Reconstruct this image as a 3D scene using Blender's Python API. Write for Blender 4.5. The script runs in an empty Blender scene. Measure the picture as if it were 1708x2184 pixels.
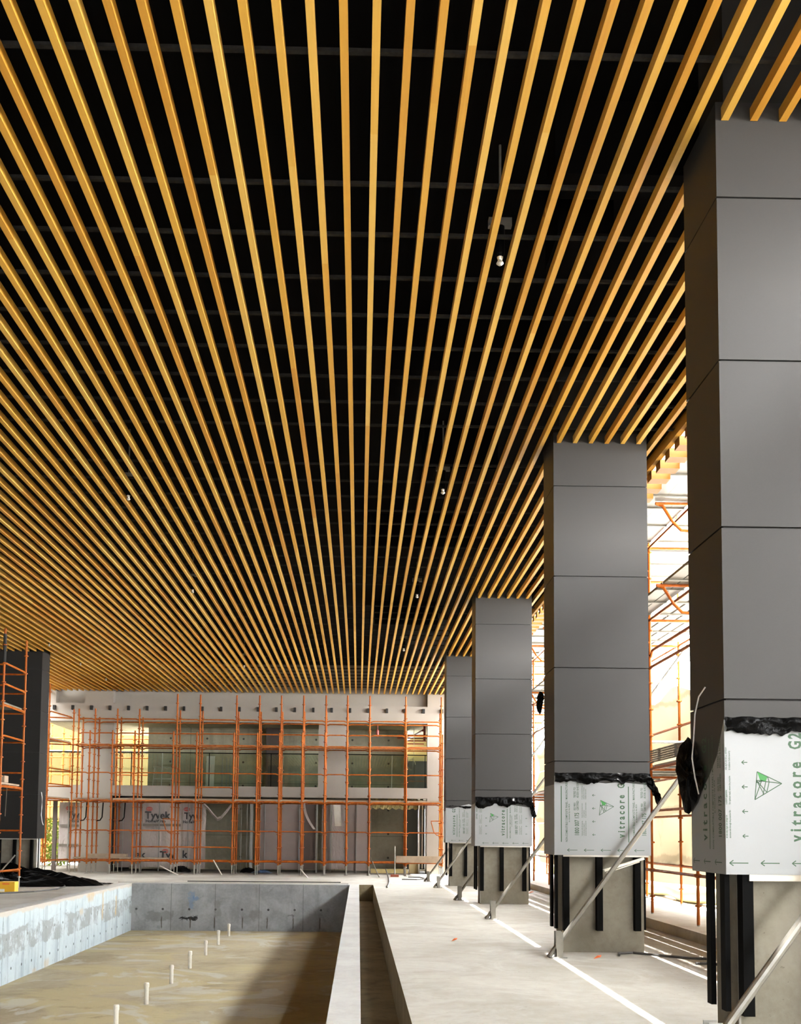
import bpy, bmesh, math, random
from mathutils import Vector, Matrix, noise as mnoise
random.seed(7)
S = bpy.context.scene
COL = S.collection
# ------------------------------------------------------------------ camera
cam_d = bpy.data.cameras.new('camera'); cam = bpy.data.objects.new('camera', cam_d); COL.objects.link(cam)
W, H, F, CX, CY = 1708, 2184, 2050.0, 795.9, 1641.6
YAW, PITCH, ROLL = 0.0147, 0.0655, 0.0091
fw = Vector((math.sin(YAW)*math.cos(PITCH), math.cos(YAW)*math.cos(PITCH), math.sin(PITCH)))
ri = Vector((math.cos(YAW), -math.sin(YAW), 0)); up = ri.cross(fw)
r2 = ri*math.cos(ROLL)+up*math.sin(ROLL); u2 = -ri*math.sin(ROLL)+up*math.cos(ROLL)
m = Matrix((r2, u2, -fw)).transposed().to_4x4(); m.translation = (0, 0, 1.6)
cam.matrix_world = m
cam_d.sensor_fit = 'HORIZONTAL'; cam_d.sensor_width = 36; cam_d.lens = 36*F/W
cam_d.shift_x = (W/2-CX)/W; cam_d.shift_y = (CY-H/2)/W
cam_d.clip_start = .05; cam_d.clip_end = 400
S.camera = cam
# ------------------------------------------------------------------ light
wd = bpy.data.worlds.new('sky'); S.world = wd; wd.use_nodes = True
bg = wd.node_tree.nodes['Background']; bg.inputs[0].default_value = (0.95, 0.965, 0.97, 1); bg.inputs[1].default_value = 6.0
sun_d = bpy.data.lights.new('sun', 'SUN'); sun = bpy.data.objects.new('sun', sun_d); COL.objects.link(sun)
sun_d.energy = 15; sun_d.angle = math.radians(.55); sun_d.color = (1, .97, .92)
sun.location = (30, 10, 60)
sun.rotation_euler = Vector((-1, 0.0, -2.5)).to_track_quat('-Z', 'Y').to_euler()
S.view_settings.view_transform = 'Standard'; S.view_settings.look = 'None'
S.view_settings.exposure = 3.75; S.view_settings.gamma = 1; S.view_settings.use_curve_mapping = False
try:
    S.cycles.use_denoising = True; S.cycles.denoiser = 'OPENIMAGEDENOISE'
    S.cycles.max_bounces = 9; S.cycles.diffuse_bounces = 6; S.cycles.glossy_bounces = 3
    S.cycles.transmission_bounces = 5; S.cycles.transparent_max_bounces = 12
    S.cycles.sample_clamp_indirect = 8; S.cycles.caustics_reflective = False; S.cycles.caustics_refractive = False
except Exception: pass
# ------------------------------------------------------------------ materials
ALB = .6      # overall reflectance level of the surfaces
class NT:
    def __init__(s, name):
        s.m = bpy.data.materials.new(name); s.m.use_nodes = True; s.t = s.m.node_tree; s.n = s.t.nodes
        s.b = s.n['Principled BSDF']; s.out = s.n['Material Output']
    def set(s, sock, v):
        if isinstance(v, bpy.types.NodeSocket): s.t.links.new(v, sock)
        elif v is not None: sock.default_value = v
    def new(s, k, **kw):
        x = s.n.new(k)
        for a, v in kw.items(): setattr(x, a, v)
        return x
    def math(s, op, a, b=None, c=None, clamp=False):
        x = s.new('ShaderNodeMath', operation=op); x.use_clamp = clamp
        s.set(x.inputs[0], a); s.set(x.inputs[1], b)
        if c is not None: s.set(x.inputs[2], c)
        return x.outputs[0]
    def pos(s):
        return s.new('ShaderNodeNewGeometry').outputs['Position']
    def xyz(s):
        x = s.new('ShaderNodeSeparateXYZ'); s.set(x.inputs[0], s.pos()); return x.outputs
    def vec(s, scale=(1, 1, 1)):
        x = s.new('ShaderNodeMapping'); s.set(x.inputs[0], s.pos()); x.inputs['Scale'].default_value = scale; return x.outputs[0]
    def noise(s, scale=1, detail=4, stretch=(1, 1, 1), rough=.55, dist=0):
        x = s.new('ShaderNodeTexNoise'); s.set(x.inputs['Vector'], s.vec(stretch)); x.inputs['Scale'].default_value = scale
        x.inputs['Detail'].default_value = detail; x.inputs['Roughness'].default_value = rough; x.inputs['Distortion'].default_value = dist
        return x.outputs[0]
    def step(s, v, lo, hi):
        x = s.new('ShaderNodeMapRange'); x.clamp = True; x.interpolation_type = 'SMOOTHSTEP'
        s.set(x.inputs[0], v); x.inputs[1].default_value = lo; x.inputs[2].default_value = hi; return x.outputs[0]
    def mix(s, f, a, b, blend='MIX'):
        x = s.new('ShaderNodeMix', data_type='RGBA', blend_type=blend)
        s.set(x.inputs[0], f)
        s.set(x.inputs[6], a if not isinstance(a, tuple) else (*a, 1)[:4]); s.set(x.inputs[7], b if not isinstance(b, tuple) else (*b, 1)[:4])
        return x.outputs[2]
    def ramp(s, v, stops):
        x = s.new('ShaderNodeValToRGB'); s.set(x.inputs[0], v); e = x.color_ramp.elements
        while len(e) < len(stops): e.new(.5)
        for i, (p, c) in enumerate(stops): e[i].position = p; e[i].color = (*c, 1)
        return x.outputs[0]
    def line(s, v, period, width, off=0.0):      # 1 on a thin line repeating every period
        a = s.math('PINGPONG', s.math('ADD', v, off), period/2)
        return s.math('LESS_THAN', a, width/2)
    def band(s, v, lo, hi, soft=.05):
        return s.math('MULTIPLY', s.step(v, lo-soft, lo+soft), s.math('SUBTRACT', 1, s.step(v, hi-soft, hi+soft)))
    def fin(s, col, rough=.8, metal=0, bump=None, bs=.3, bd=.02, spec=None, ior=None):
        if ior: s.b.inputs['IOR'].default_value = ior
        s.set(s.b.inputs['Base Color'], s.mix(1.0, col, (ALB, ALB, ALB), 'MULTIPLY') if not isinstance(col, tuple) else tuple(c*ALB for c in col[:3])+(1,)); s.set(s.b.inputs['Roughness'], rough)
        s.b.inputs['Metallic'].default_value = metal
        if spec is not None: s.b.inputs['Specular IOR Level'].default_value = spec
        if bump is not None:
            x = s.new('ShaderNodeBump'); x.inputs['Strength'].default_value = bs; x.inputs['Distance'].default_value = bd
            s.set(x.inputs['Height'], bump); s.t.links.new(x.outputs[0], s.b.inputs['Normal'])
        return s.m

def plain(name, col, rough=.6, metal=0, var=.15, scale=6, spec=None, ior=None):
    t = NT(name); n = t.noise(scale, 3)
    c = t.mix(n, tuple(x*(1-var) for x in col), tuple(min(1, x*(1+var)) for x in col))
    return t.fin(c, rough, metal, spec=spec, ior=ior)

M = {}
def mk_timber():
    t = NT('timber_slat'); o = t.xyz()
    rnd = t.new('ShaderNodeObjectInfo').outputs['Random']
    seg = t.math('FLOOR', t.math('ADD', t.math('DIVIDE', o[1], 5.4), t.math('MULTIPLY', rnd, 7.3)))
    wn = t.new('ShaderNodeTexWhiteNoise', noise_dimensions='2D'); cv = t.new('ShaderNodeCombineXYZ')
    t.set(cv.inputs[0], seg); t.set(cv.inputs[1], t.math('MULTIPLY', rnd, 91.7)); t.t.links.new(cv.outputs[0], wn.inputs[0])
    g = t.noise(9, 4, (6, .12, 6), .6)
    k = t.math('ADD', t.math('MULTIPLY', wn.outputs[0], .55), t.math('MULTIPLY', g, .45))
    c = t.ramp(k, [(0.2, (.58, .27, .030)), (.5, (.68, .37, .052)), (.8, (.75, .46, .10))])
    return t.fin(c, .55, bump=g, bs=.08, bd=.003, spec=.25)
M['timber'] = mk_timber()
def mk_eave():
    t = NT('eave_timber'); g = t.noise(6, 4, (.4, 5, 5), .6)
    return t.fin(t.mix(g, (.26, .10, .012), (.36, .16, .022)), .6, spec=.2)
M['eave'] = mk_eave()
def concrete(name, a, b, scale=1.2, spots=.5, seams=None, holes=None, bump=.2, rough=.88, streak=0):
    t = NT(name); n1 = t.noise(scale, 6, rough=.62, dist=.4); n2 = t.noise(scale*9, 5, rough=.7)
    k = t.math('ADD', t.math('MULTIPLY', n1, .7), t.math('MULTIPLY', n2, .3))
    c = t.mix(t.step(k, .32, .68), a, b)
    sp = t.step(t.noise(scale*22, 2), .70, .76)
    c = t.mix(t.math('MULTIPLY', sp, spots), c, tuple(x*.45 for x in a))
    o = t.xyz()
    if streak:
        st = t.step(t.noise(2.2, 4, (1.6, 1.6, .14)), .52, .72)
        c = t.mix(t.math('MULTIPLY', st, streak), c, tuple(x*.42 for x in a))
    for ax, per, wd_, off in (seams or []):
        c = t.mix(t.math('MULTIPLY', t.line(o[ax], per, wd_, off), .6), c, tuple(x*.4 for x in a))
    for ax, per, offx, pz, offz, r in (holes or []):
        dx = t.math('SUBTRACT', t.math('PINGPONG', t.math('ADD', o[ax], offx), per/2), 0)
        dz = t.math('PINGPONG', t.math('ADD', o[2], offz), pz/2)
        d = t.math('SQRT', t.math('ADD', t.math('MULTIPLY', dx, dx), t.math('MULTIPLY', dz, dz)))
        c = t.mix(t.math('MULTIPLY', t.math('LESS_THAN', d, r), .85), c, (.03, .028, .025))
    t.c = c; t.o = o; t.k = k; t.rough = rough; t.bump = bump
    return t
def cfin(t): return t.fin(t.c, t.rough, bump=t.k, bs=t.bump, bd=.02, spec=.2)

def mk_floor():
    t = concrete('slab_concrete', (.40, .37, .32), (.56, .53, .475), .55, .35)
    d = t.step(t.noise(.9, 7, (.55, 2.2, 1), .72, 1.2), .48, .75)
    t.c = t.mix(t.math('MULTIPLY', d, .5), t.c, (.33, .30, .26))
    dr = t.step(t.noise(7, 5, (1, 1, 1), .8, .8), .63, .72)
    t.c = t.mix(t.math('MULTIPLY', dr, .55), t.c, (.22, .18, .13))
    sp2 = t.step(t.noise(26, 3, rough=.7), .66, .72); t.c = t.mix(t.math('MULTIPLY', sp2, .55), t.c, (.13, .105, .08))
    pa = t.step(t.noise(.7, 8, (1, 1, 1), .7, 1.0), .50, .60); t.c = t.mix(t.math('MULTIPLY', pa, .30), t.c, (.66, .64, .60))
    right = t.step(t.o[0], 3.2, 4.6)
    dd = t.math('MULTIPLY', right, t.step(t.noise(3.2, 6, (1, .8, 1), .8, 1), .5, .68))
    t.c = t.mix(t.math('MULTIPLY', dd, .6), t.c, (.25, .20, .14))
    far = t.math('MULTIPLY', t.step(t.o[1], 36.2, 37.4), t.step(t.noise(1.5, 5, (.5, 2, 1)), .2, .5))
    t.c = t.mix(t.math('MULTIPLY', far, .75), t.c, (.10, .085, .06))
    return cfin(t)
M['floor'] = mk_floor()
def mk_poolfloor():
    t = concrete('pool_floor_concrete', (.33, .27, .165), (.52, .455, .32), .35, .25)
    y = t.step(t.noise(.42, 8, (.8, 1.0, 1), .66, 1.4), .42, .60)
    t.c = t.mix(t.math('MULTIPLY', y, .8), t.c, (.54, .455, .25))
    w = t.step(t.noise(.5, 8, (.9, .9, 1), .62, 2.0), .53, .60)
    t.c = t.mix(t.math('MULTIPLY', w, .55), t.c, (.58, .57, .51))
    s = t.step(t.noise(.9, 8, (.8, 1.5, 1), .72, 1.5), .56, .70)
    t.c = t.mix(t.math('MULTIPLY', s, .6), t.c, (.25, .195, .11))
    return cfin(t)
M['poolfloor'] = mk_poolfloor()
def mk_poolleft():
    t = concrete('pool_wall_whitewash', (.40, .475, .51), (.51, .575, .605), .9, .3, seams=[(1, 1.2, .03, .3)], streak=.5, holes=[(1, .6, .1, 5, .55, .03), (1, .6, .4, 5, 1.15, .03)])
    dist = t.math('ADD', t.o[2], t.math('MULTIPLY', t.noise(.8, 5, (1, 1, 1), .7), .5))
    sp = t.step(t.noise(7, 5, (1, 1, .35), .75), .59, .66); t.c = t.mix(t.math('MULTIPLY', sp, .65), t.c, (.17, .19, .195))
    bnd = t.math('MULTIPLY', t.band(dist, -.62, -.12, .015), t.step(t.noise(1.6, 9, rough=.75), .42, .54))
    t.c = t.mix(t.math('MULTIPLY', bnd, .85), t.c, (.27, .285, .28))
    top = t.step(t.math('ADD', t.o[2], t.math('MULTIPLY', t.noise(3, 5), .25)), .02, .07)
    t.c = t.mix(top, t.c, (.50, .46, .40))
    for y0, z0, wdt, ln, k in ((26.2, -.05, .10, .75, .7), (27.6, -.25, .10, .55, .8), (25.0, -.02, .55, .2, .55), (24.2, -.35, .3, .15, .45), (21.6, -1.25, .35, .2, .45), (20.8, -1.35, .2, .1, .45)):
        wob = t.math('MULTIPLY', t.math('SUBTRACT', t.noise(5, 3), .5), .25)
        a = t.math('MULTIPLY', t.band(t.math('ADD', t.o[1], wob), y0-wdt/2, y0+wdt/2, .05), t.band(t.o[2], z0-ln, z0, .06))
        t.c = t.mix(t.math('MULTIPLY', a, k), t.c, (.52, .36, .16))
    return cfin(t)
M['poolleft'] = mk_poolleft()
def mk_poolback():
    t = concrete('pool_wall_grey', (.26, .268, .27), (.40, .415, .42), 1.6, .5, seams=[(0, 1.335, .02, 3.0)],
                 holes=[(0, .8, 3.52, 5, .77, .035)], streak=.3)
    bl = t.step(t.noise(1.3, 6, (1, 1, .8), .7, .8), .56, .66); t.c = t.mix(t.math('MULTIPLY', bl, .45), t.c, (.17, .175, .175))
    wob = t.math('MULTIPLY', t.math('SUBTRACT', t.noise(4, 5, rough=.75), .5), .5)
    def patch(x0, x1, z0, z1, col, k, soft=.03):
        a = t.math('MULTIPLY', t.band(t.math('ADD', t.o[0], wob), x0, x1, soft), t.band(t.math('ADD', t.o[2], wob), z0, z1, soft))
        t.c = t.mix(t.math('MULTIPLY', a, k), t.c, col)
    patch(-5.4, -4.9, -1.12, -1.0, (.012, .012, .012), .96, .015)
    patch(-5.15, -4.98, -.75, -.25, (.16, .26, .40), .55)
    patch(-5.05, -4.85, -.50, -.40, (.10, .22, .42), .6)
    patch(-6.4, -5.6, -1.1, -.85, (.16, .16, .15), .5); patch(-4.35, -4.15, -1.0, -.5, (.20, .20, .19), .5)
    patch(-3.3, -2.9, -1.05, -.8, (.22, .21, .20), .45); patch(-2.1, -1.9, -.95, -.9, (.06, .06, .06), .7)
    for x in (-5.95, -5.08, -4.35, -3.5, -2.75, -1.96, -1.15):
        a = t.math('MULTIPLY', t.band(t.math('ADD', t.o[0], t.math('MULTIPLY', wob, .1)), x-.016, x+.016, .012), t.band(t.o[2], -1.34, -1.0, .05))
        t.c = t.mix(t.math('MULTIPLY', a, .8), t.c, (.06, .04, .02))
    return cfin(t)
M['poolback'] = mk_poolback()
M['poolright'] = cfin(concrete('pool_wall_right', (.36, .34, .30), (.48, .46, .42), .8, .3))
M['channel'] = cfin(concrete('channel_concrete', (.22, .175, .10), (.37, .31, .19), 1.2, .5, streak=.45))
M['walltop'] = cfin(concrete('wall_top_concrete', (.46, .45, .43), (.58, .57, .55), 1.3, .35))
M['core'] = cfin(concrete('column_concrete', (.175, .158, .118), (.262, .24, .19), 1.3, .6, streak=.12, seams=[(2, 3, .006, .55)]))
M['room'] = cfin(concrete('room_concrete', (.36, .335, .24), (.52, .49, .37), .7, .5, seams=[(0, 3.1, .03, 1.0), (2, 2.2, .025, .75)],
                          holes=[(0, 1.55, .3, 1.0, .45, .045)], streak=.3))
def mk_render():
    t = NT('wall_render'); n = t.noise(.6, 5, rough=.6); n2 = t.noise(2, 4, (1.5, 1.5, .25))
    c = t.mix(n, (.32, .285, .24), (.39, .355, .315))
    c = t.mix(t.math('MULTIPLY', t.step(n2, .55, .75), .25), c, (.30, .27, .235))
    return t.fin(c, .9, spec=.1)
M['render'] = mk_render()
M['soffit'] = plain('black_soffit', (.002, .002, .002), .9, var=.3, spec=.05)
M['blackmetal'] = plain('black_steel', (.005, .005, .005), .6, .0, ior=1.08)
M['duct'] = plain('dark_duct', (.0035, .0034, .0032), .9, 0, .4, 3, spec=.03)
M['batten'] = plain('dark_batten', (.034, .033, .031), .9, .0, .5, 20, spec=.02)
def mk_clad(name, a, b, r):
    t = NT(name); n = t.noise(140, 2); n2 = t.noise(.5, 3)
    c = t.mix(t.math('ADD', t.math('MULTIPLY', n, .4), t.math('MULTIPLY', n2, .6)), a, b)
    return t.fin(c, r, .1, ior=1.22)
M['clad'] = mk_clad('grey_cladding', (.038, .0365, .0348), (.052, .0502, .048), .5)
M['cladshade'] = mk_clad('shaded_grey_cladding', (.022, .021, .020), (.032, .031, .029), .5)  # grey cladding darkened: shade on the far left column put into its colour
M['film'] = plain('white_film', (.25, .262, .262), .45, 0, .03, 2)
M['green'] = plain('green_ink', (.006, .06, .014), .6, 0, .1)
M['greenfill'] = plain('green_fill', (.01, .20, .02), .6, 0, .1)
def mk_bag():
    t = NT('black_plastic'); n = t.noise(9, 4, rough=.6)
    return t.fin(t.mix(n, (.002, .002, .002), (.006, .006, .006)), .3, bump=n, bs=.5, bd=.05, spec=.5, ior=1.1)
M['bag'] = mk_bag()
def mk_orange():
    t = NT('scaffold_orange'); n = t.noise(3.5, 4, (2, 2, .6)); n2 = t.noise(14, 3)
    c = t.ramp(n, [(.25, (.25, .045, .005)), (.5, (.38, .092, .008)), (.75, (.45, .15, .025))])
    c = t.mix(t.math('MULTIPLY', t.step(n2, .62, .7), .5), c, (.35, .16, .09))
    return t.fin(c, .55, spec=.12)
M['orange'] = mk_orange()
M['galv'] = plain('galvanised_steel', (.30, .29, .255), .42, .55, .25, 14)
M['alu'] = plain('aluminium', (.56, .53, .46), .35, .4, .1, 8)
M['plank'] = plain('timber_board', (.34, .25, .17), .8, 0, .35, 5)
M['steelplank'] = plain('steel_plank', (.15, .14, .115), .5, .2, .2, 9)
M['board'] = plain('pink_board', (.33, .272, .25), .8, 0, .12, 1.5)
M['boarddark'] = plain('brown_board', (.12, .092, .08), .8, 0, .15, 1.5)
M['stud'] = plain('steel_stud', (.32, .32, .30), .45, .4, .12, 6)
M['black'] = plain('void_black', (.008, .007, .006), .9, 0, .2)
M['ink'] = plain('black_ink', (.015, .015, .018), .7, 0, .1)
M['redink'] = plain('red_ink', (.55, .10, .08), .7, 0, .1)
M['greyink'] = plain('grey_ink', (.17, .145, .12), .7, 0, .1)
def mk_wrap():
    t = NT('house_wrap'); n = t.noise(1.6, 5, rough=.6, dist=.8); n2 = t.noise(5, 4, (1, 1, .4), .6, 1)
    c = t.mix(n, (.42, .355, .335), (.54, .48, .455))
    return t.fin(c, .7, bump=n2, bs=.7, bd=.08)
M['wrap'] = mk_wrap()
M['yellow'] = plain('yellow_card', (.86, .47, .015), .6, 0, .08)
M['yellowdk'] = plain('ochre_card', (.45, .22, .015), .6, 0, .2, 12)
M['white'] = plain('white_paint', (.82, .81, .77), .5, 0, .05)
M['pvc'] = plain('white_pvc', (.80, .76, .66), .4, 0, .1, 12)
M['cable'] = plain('dark_cable', (.05, .045, .04), .6, 0, .2)
M['brick'] = plain('red_brick', (.36, .10, .05), .85, 0, .2)
M['orangeplastic'] = plain('orange_plastic', (.85, .16, .03), .5, 0, .1)
M['redpipe'] = plain('red_pipe', (.30, .05, .035), .5, 0, .2)
M['cream'] = plain('cream_soffit', (.62, .52, .27), .8, 0, .12, 2)
M['sand'] = plain('yellow_roll', (.66, .55, .24), .8, 0, .2, 3)
M['ledge'] = cfin(concrete('ledge_concrete', (.55, .50, .42), (.76, .72, .65), .9, .25))
M['leaf'] = plain('yellow_green_leaf', (.30, .42, .03), .6, 0, .5, 3)
M['blue'] = plain('blue_plastic', (.06, .12, .25), .5, 0, .2)
def mk_mesh(name, col, hole):
    t = NT(name); o = t.xyz()
    wv = t.noise(60, 2); big = t.noise(.9, 5, rough=.6, dist=.6)
    c = t.mix(big, tuple(x*.82*ALB for x in col), tuple(x*ALB for x in col))
    wz = t.math('ADD', o[2], t.math('MULTIPLY', t.math('SUBTRACT', t.noise(.7, 5, rough=.7), .5), .5))
    for z0, z1 in ((1.02, 1.16), (2.02, 2.22), (3.35, 3.43), (4.5, 4.62)):
        c = t.mix(t.math('MULTIPLY', t.band(wz, z0, z1, .03), .45), c, tuple(x*.3*ALB for x in col))
    wr = t.step(t.noise(3, 6, (1, 1, .5), .75, .8), .58, .66); c = t.mix(t.math('MULTIPLY', wr, .3), c, tuple(x*.4*ALB for x in col))
    tr = t.new('ShaderNodeBsdfTranslucent'); t.set(tr.inputs[0], c)
    df = t.new('ShaderNodeBsdfDiffuse'); t.set(df.inputs[0], c)
    tp = t.new('ShaderNodeBsdfTransparent')
    a = t.new('ShaderNodeMixShader'); a.inputs[0].default_value = .42; t.t.links.new(tr.outputs[0], a.inputs[1]); t.t.links.new(df.outputs[0], a.inputs[2])
    b = t.new('ShaderNodeMixShader'); t.set(b.inputs[0], t.math('MULTIPLY', t.step(wv, .35, .65), hole*2))
    t.t.links.new(a.outputs[0], b.inputs[1]); t.t.links.new(tp.outputs[0], b.inputs[2]); t.t.links.new(b.outputs[0], t.out.inputs[0])
    return t.m
M['mesh'] = mk_mesh('shade_cloth', (.052, .041, .026), .0)
M['sheeting'] = mk_mesh('white_sheeting', (.06, .044, .02), .0)
def mk_perf():
    t = NT('perforated_steel'); o = t.xyz()
    dy = t.math('PINGPONG', o[1], .035); dz = t.math('PINGPONG', t.math('ADD', o[2], .02), .04)
    dy2 = t.math('SUBTRACT', dy, .0175); dz2 = t.math('SUBTRACT', dz, .02)
    d = t.math('SQRT', t.math('ADD', t.math('MULTIPLY', dy2, dy2), t.math('MULTIPLY', dz2, dz2)))
    h = t.math('MULTIPLY', t.math('LESS_THAN', d, .011), t.math('GREATER_THAN', t.math('PINGPONG', o[1], .45), .04))
    t.fin((.17, .155, .13), .6)
    tp = t.new('ShaderNodeBsdfTransparent'); a = t.new('ShaderNodeMixShader'); t.set(a.inputs[0], h)
    t.t.links.new(t.b.outputs[0], a.inputs[1]); t.t.links.new(tp.outputs[0], a.inputs[2]); t.t.links.new(a.outputs[0], t.out.inputs[0])
    return t.m
M['perf'] = mk_perf()
def mk_glass():
    t = NT('glass_pane')
    tp = t.new('ShaderNodeBsdfTransparent'); tp.inputs[0].default_value = (.86, .92, .87, 1)
    gl = t.new('ShaderNodeBsdfGlossy'); gl.inputs[1].default_value = .02; gl.inputs[0].default_value = (.9, 1, .95, 1)
    fr = t.new('ShaderNodeFresnel'); fr.inputs[0].default_value = 1.5
    a = t.new('ShaderNodeMixShader'); t.set(a.inputs[0], t.math('MULTIPLY', fr.outputs[0], 1.6, clamp=True))
    t.t.links.new(tp.outputs[0], a.inputs[1]); t.t.links.new(gl.outputs[0], a.inputs[2]); t.t.links.new(a.outputs[0], t.out.inputs[0])
    return t.m
M['glass'] = mk_glass()
# ------------------------------------------------------------------ mesh helpers
class MB:
    def __init__(s): s.v = []; s.f = []
    def add(s, vs, fs):
        k = len(s.v); s.v += [tuple(v) for v in vs]; s.f += [tuple(i+k for i in f) for f in fs]; return s
    def box(s, x0, x1, y0, y1, z0, z1):
        return s.add([(x0, y0, z0), (x1, y0, z0), (x1, y1, z0), (x0, y1, z0), (x0, y0, z1), (x1, y0, z1), (x1, y1, z1), (x0, y1, z1)],
                     [(0, 3, 2, 1), (4, 5, 6, 7), (0, 1, 5, 4), (1, 2, 6, 5), (2, 3, 7, 6), (3, 0, 4, 7)])
    def bar(s, a, b, w, h, roll=0):            # rectangular bar along a-b
        a, b = Vector(a), Vector(b); d = (b-a).normalized()
        e = d.cross(Vector((0, 0, 1))); e = e.normalized() if e.length > 1e-3 else Vector((1, 0, 0)); g = e.cross(d)
        if roll: e, g = e*math.cos(roll)+g*math.sin(roll), g*math.cos(roll)-e*math.sin(roll)
        vs = [p+e*(w/2*i)+g*(h/2*j) for p in (a, b) for i, j in ((-1, -1), (1, -1), (1, 1), (-1, 1))]
        return s.add(vs, [(0, 1, 2, 3), (7, 6, 5, 4), (0, 4, 5, 1), (1, 5, 6, 2), (2, 6, 7, 3), (3, 7, 4, 0)])
    def lathe(s, a, b, prof, n=8):             # prof: list of (t along a-b in metres, radius)
        a, b = Vector(a), Vector(b); d = (b-a).normalized()
        e = d.cross(Vector((0, 0, 1))); e = e.normalized() if e.length > 1e-3 else Vector((1, 0, 0)); g = e.cross(d)
        vs = []; fs = []
        for t, r in prof:
            for i in range(n):
                q = 2*math.pi*i/n; vs.append(a+d*t+(e*math.cos(q)+g*math.sin(q))*r)
        m_ = len(prof)
        for j in range(m_-1):
            for i in range(n):
                fs.append((j*n+i, j*n+(i+1) % n, (j+1)*n+(i+1) % n, (j+1)*n+i))
        fs.append(tuple(range(n))[::-1]); fs.append(tuple((m_-1)*n+i for i in range(n)))
        return s.add(vs, fs)
    def tube(s, a, b, r, n=8):
        return s.lathe(a, b, [(0, r), ((Vector(b)-Vector(a)).length, r)], n)
    def path(s, pts, r, n=6):
        pts = [Vector(p) for p in pts]; vs = []; fs = []; prev = None
        for k, p in enumerate(pts):
            d = (pts[min(k+1, len(pts)-1)]-pts[max(k-1, 0)]).normalized()
            e = d.cross(Vector((0, 0, 1)))
            if e.length < .05: e = prev if prev else Vector((1, 0, 0))
            e.normalize(); prev = e.copy(); g = e.cross(d)
            for i in range(n):
                q = 2*math.pi*i/n; vs.append(p+(e*math.cos(q)+g*math.sin(q))*r)
        for k in range(len(pts)-1):
            for i in range(n): fs.append((k*n+i, k*n+(i+1) % n, (k+1)*n+(i+1) % n, (k+1)*n+i))
        fs.append(tuple(range(n))[::-1]); fs.append(tuple((len(pts)-1)*n+i for i in range(n)))
        return s.add(vs, fs)
    def grid(s, fn, nu, nv):                   # fn(u,v) -> point
        vs = [fn(i/nu, j/nv) for j in range(nv+1) for i in range(nu+1)]
        fs = [(j*(nu+1)+i, j*(nu+1)+i+1, (j+1)*(nu+1)+i+1, (j+1)*(nu+1)+i) for j in range(nv) for i in range(nu)]
        return s.add(vs, fs)
    def prism(s, poly, ext):                   # polygon of points extruded by vector
        n = len(poly); e = Vector(ext)
        return s.add(list(poly)+[Vector(p)+e for p in poly], [tuple(range(n)), tuple(range(2*n-1, n-1, -1))]+[(i, i+n, (i+1) % n+n, (i+1) % n) for i in range(n)])
ORG = {}
def link(name, mb, mat, org, smooth=False):
    me = bpy.data.meshes.new(name); o_ = Vector(org)
    me.from_pydata([Vector(v)-o_ for v in mb.v], [], mb.f); me.update()
    bm = bmesh.new(); bm.from_mesh(me); bmesh.ops.recalc_face_normals(bm, faces=bm.faces); bm.to_mesh(me); bm.free()
    if smooth:
        for p in me.polygons: p.use_smooth = True
    me.materials.append(mat)
    o = bpy.data.objects.new(name, me); COL.objects.link(o); return o
def props(o, label, cat, group=None, kind=None):
    if label: o['label'] = label
    if cat: o['category'] = cat
    if group: o['group'] = group
    if kind: o['kind'] = kind
    return o
def thing(name, label, cat, loc, group=None, kind='thing'):
    o = bpy.data.objects.new(name, None); COL.objects.link(o); o.location = loc; o.empty_display_size = .1
    ORG[o.name] = Vector(loc); return props(o, label, cat, group, kind)
def part(name, mb, mat, parent, label=None, smooth=False):
    org = ORG[parent.name]; o = link(name, mb, M[mat], org, smooth); o.parent = parent; ORG[o.name] = org
    if label: o['label'] = label
    return o
def solid(name, mb, mat, label, cat, group=None, kind='thing', smooth=False):
    xs = [v[0] for v in mb.v]; ys = [v[1] for v in mb.v]; zs = [v[2] for v in mb.v]
    org = Vector(((min(xs)+max(xs))/2, (min(ys)+max(ys))/2, min(zs)))
    o = link(name, mb, M[mat], org, smooth); o.location = org; ORG[o.name] = org
    return props(o, label, cat, group, kind)
def struct(name, mb, mat, label, cat):
    o = link(name, mb, M[mat], (0, 0, 0)); return props(o, label, cat, None, 'structure')
def text_mb(txt, size, place, sx=1.0, depth=.0015, space=1.0, bold=0.0):
    """place(u, v) -> 3-D point and a normal; u along the reading direction, v up from the baseline"""
    c = bpy.data.curves.new('t', 'FONT'); c.body = txt; c.size = size; c.space_character = space; c.offset = bold; c.resolution_u = 2
    o = bpy.data.objects.new('t', c); COL.objects.link(o)
    dg = bpy.context.evaluated_depsgraph_get(); me = bpy.data.meshes.new_from_object(o.evaluated_get(dg))
    mb = MB(); mb.add([place(v.co.x*sx, v.co.y) for v in me.vertices], [tuple(p.vertices) for p in me.polygons])
    w = max((v.co.x for v in me.vertices), default=0)*sx
    bpy.data.objects.remove(o); bpy.data.curves.remove(c); bpy.data.meshes.remove(me)
    return mb, w
ORD = 'first second third fourth fifth sixth seventh eighth ninth tenth'.split()
def ordn(n):
    return ORD[n-1] if n <= 10 else str(n)+({1: 'st', 2: 'nd', 3: 'rd'}.get(n % 10, 'th') if n not in (11, 12, 13) else 'th')
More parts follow.
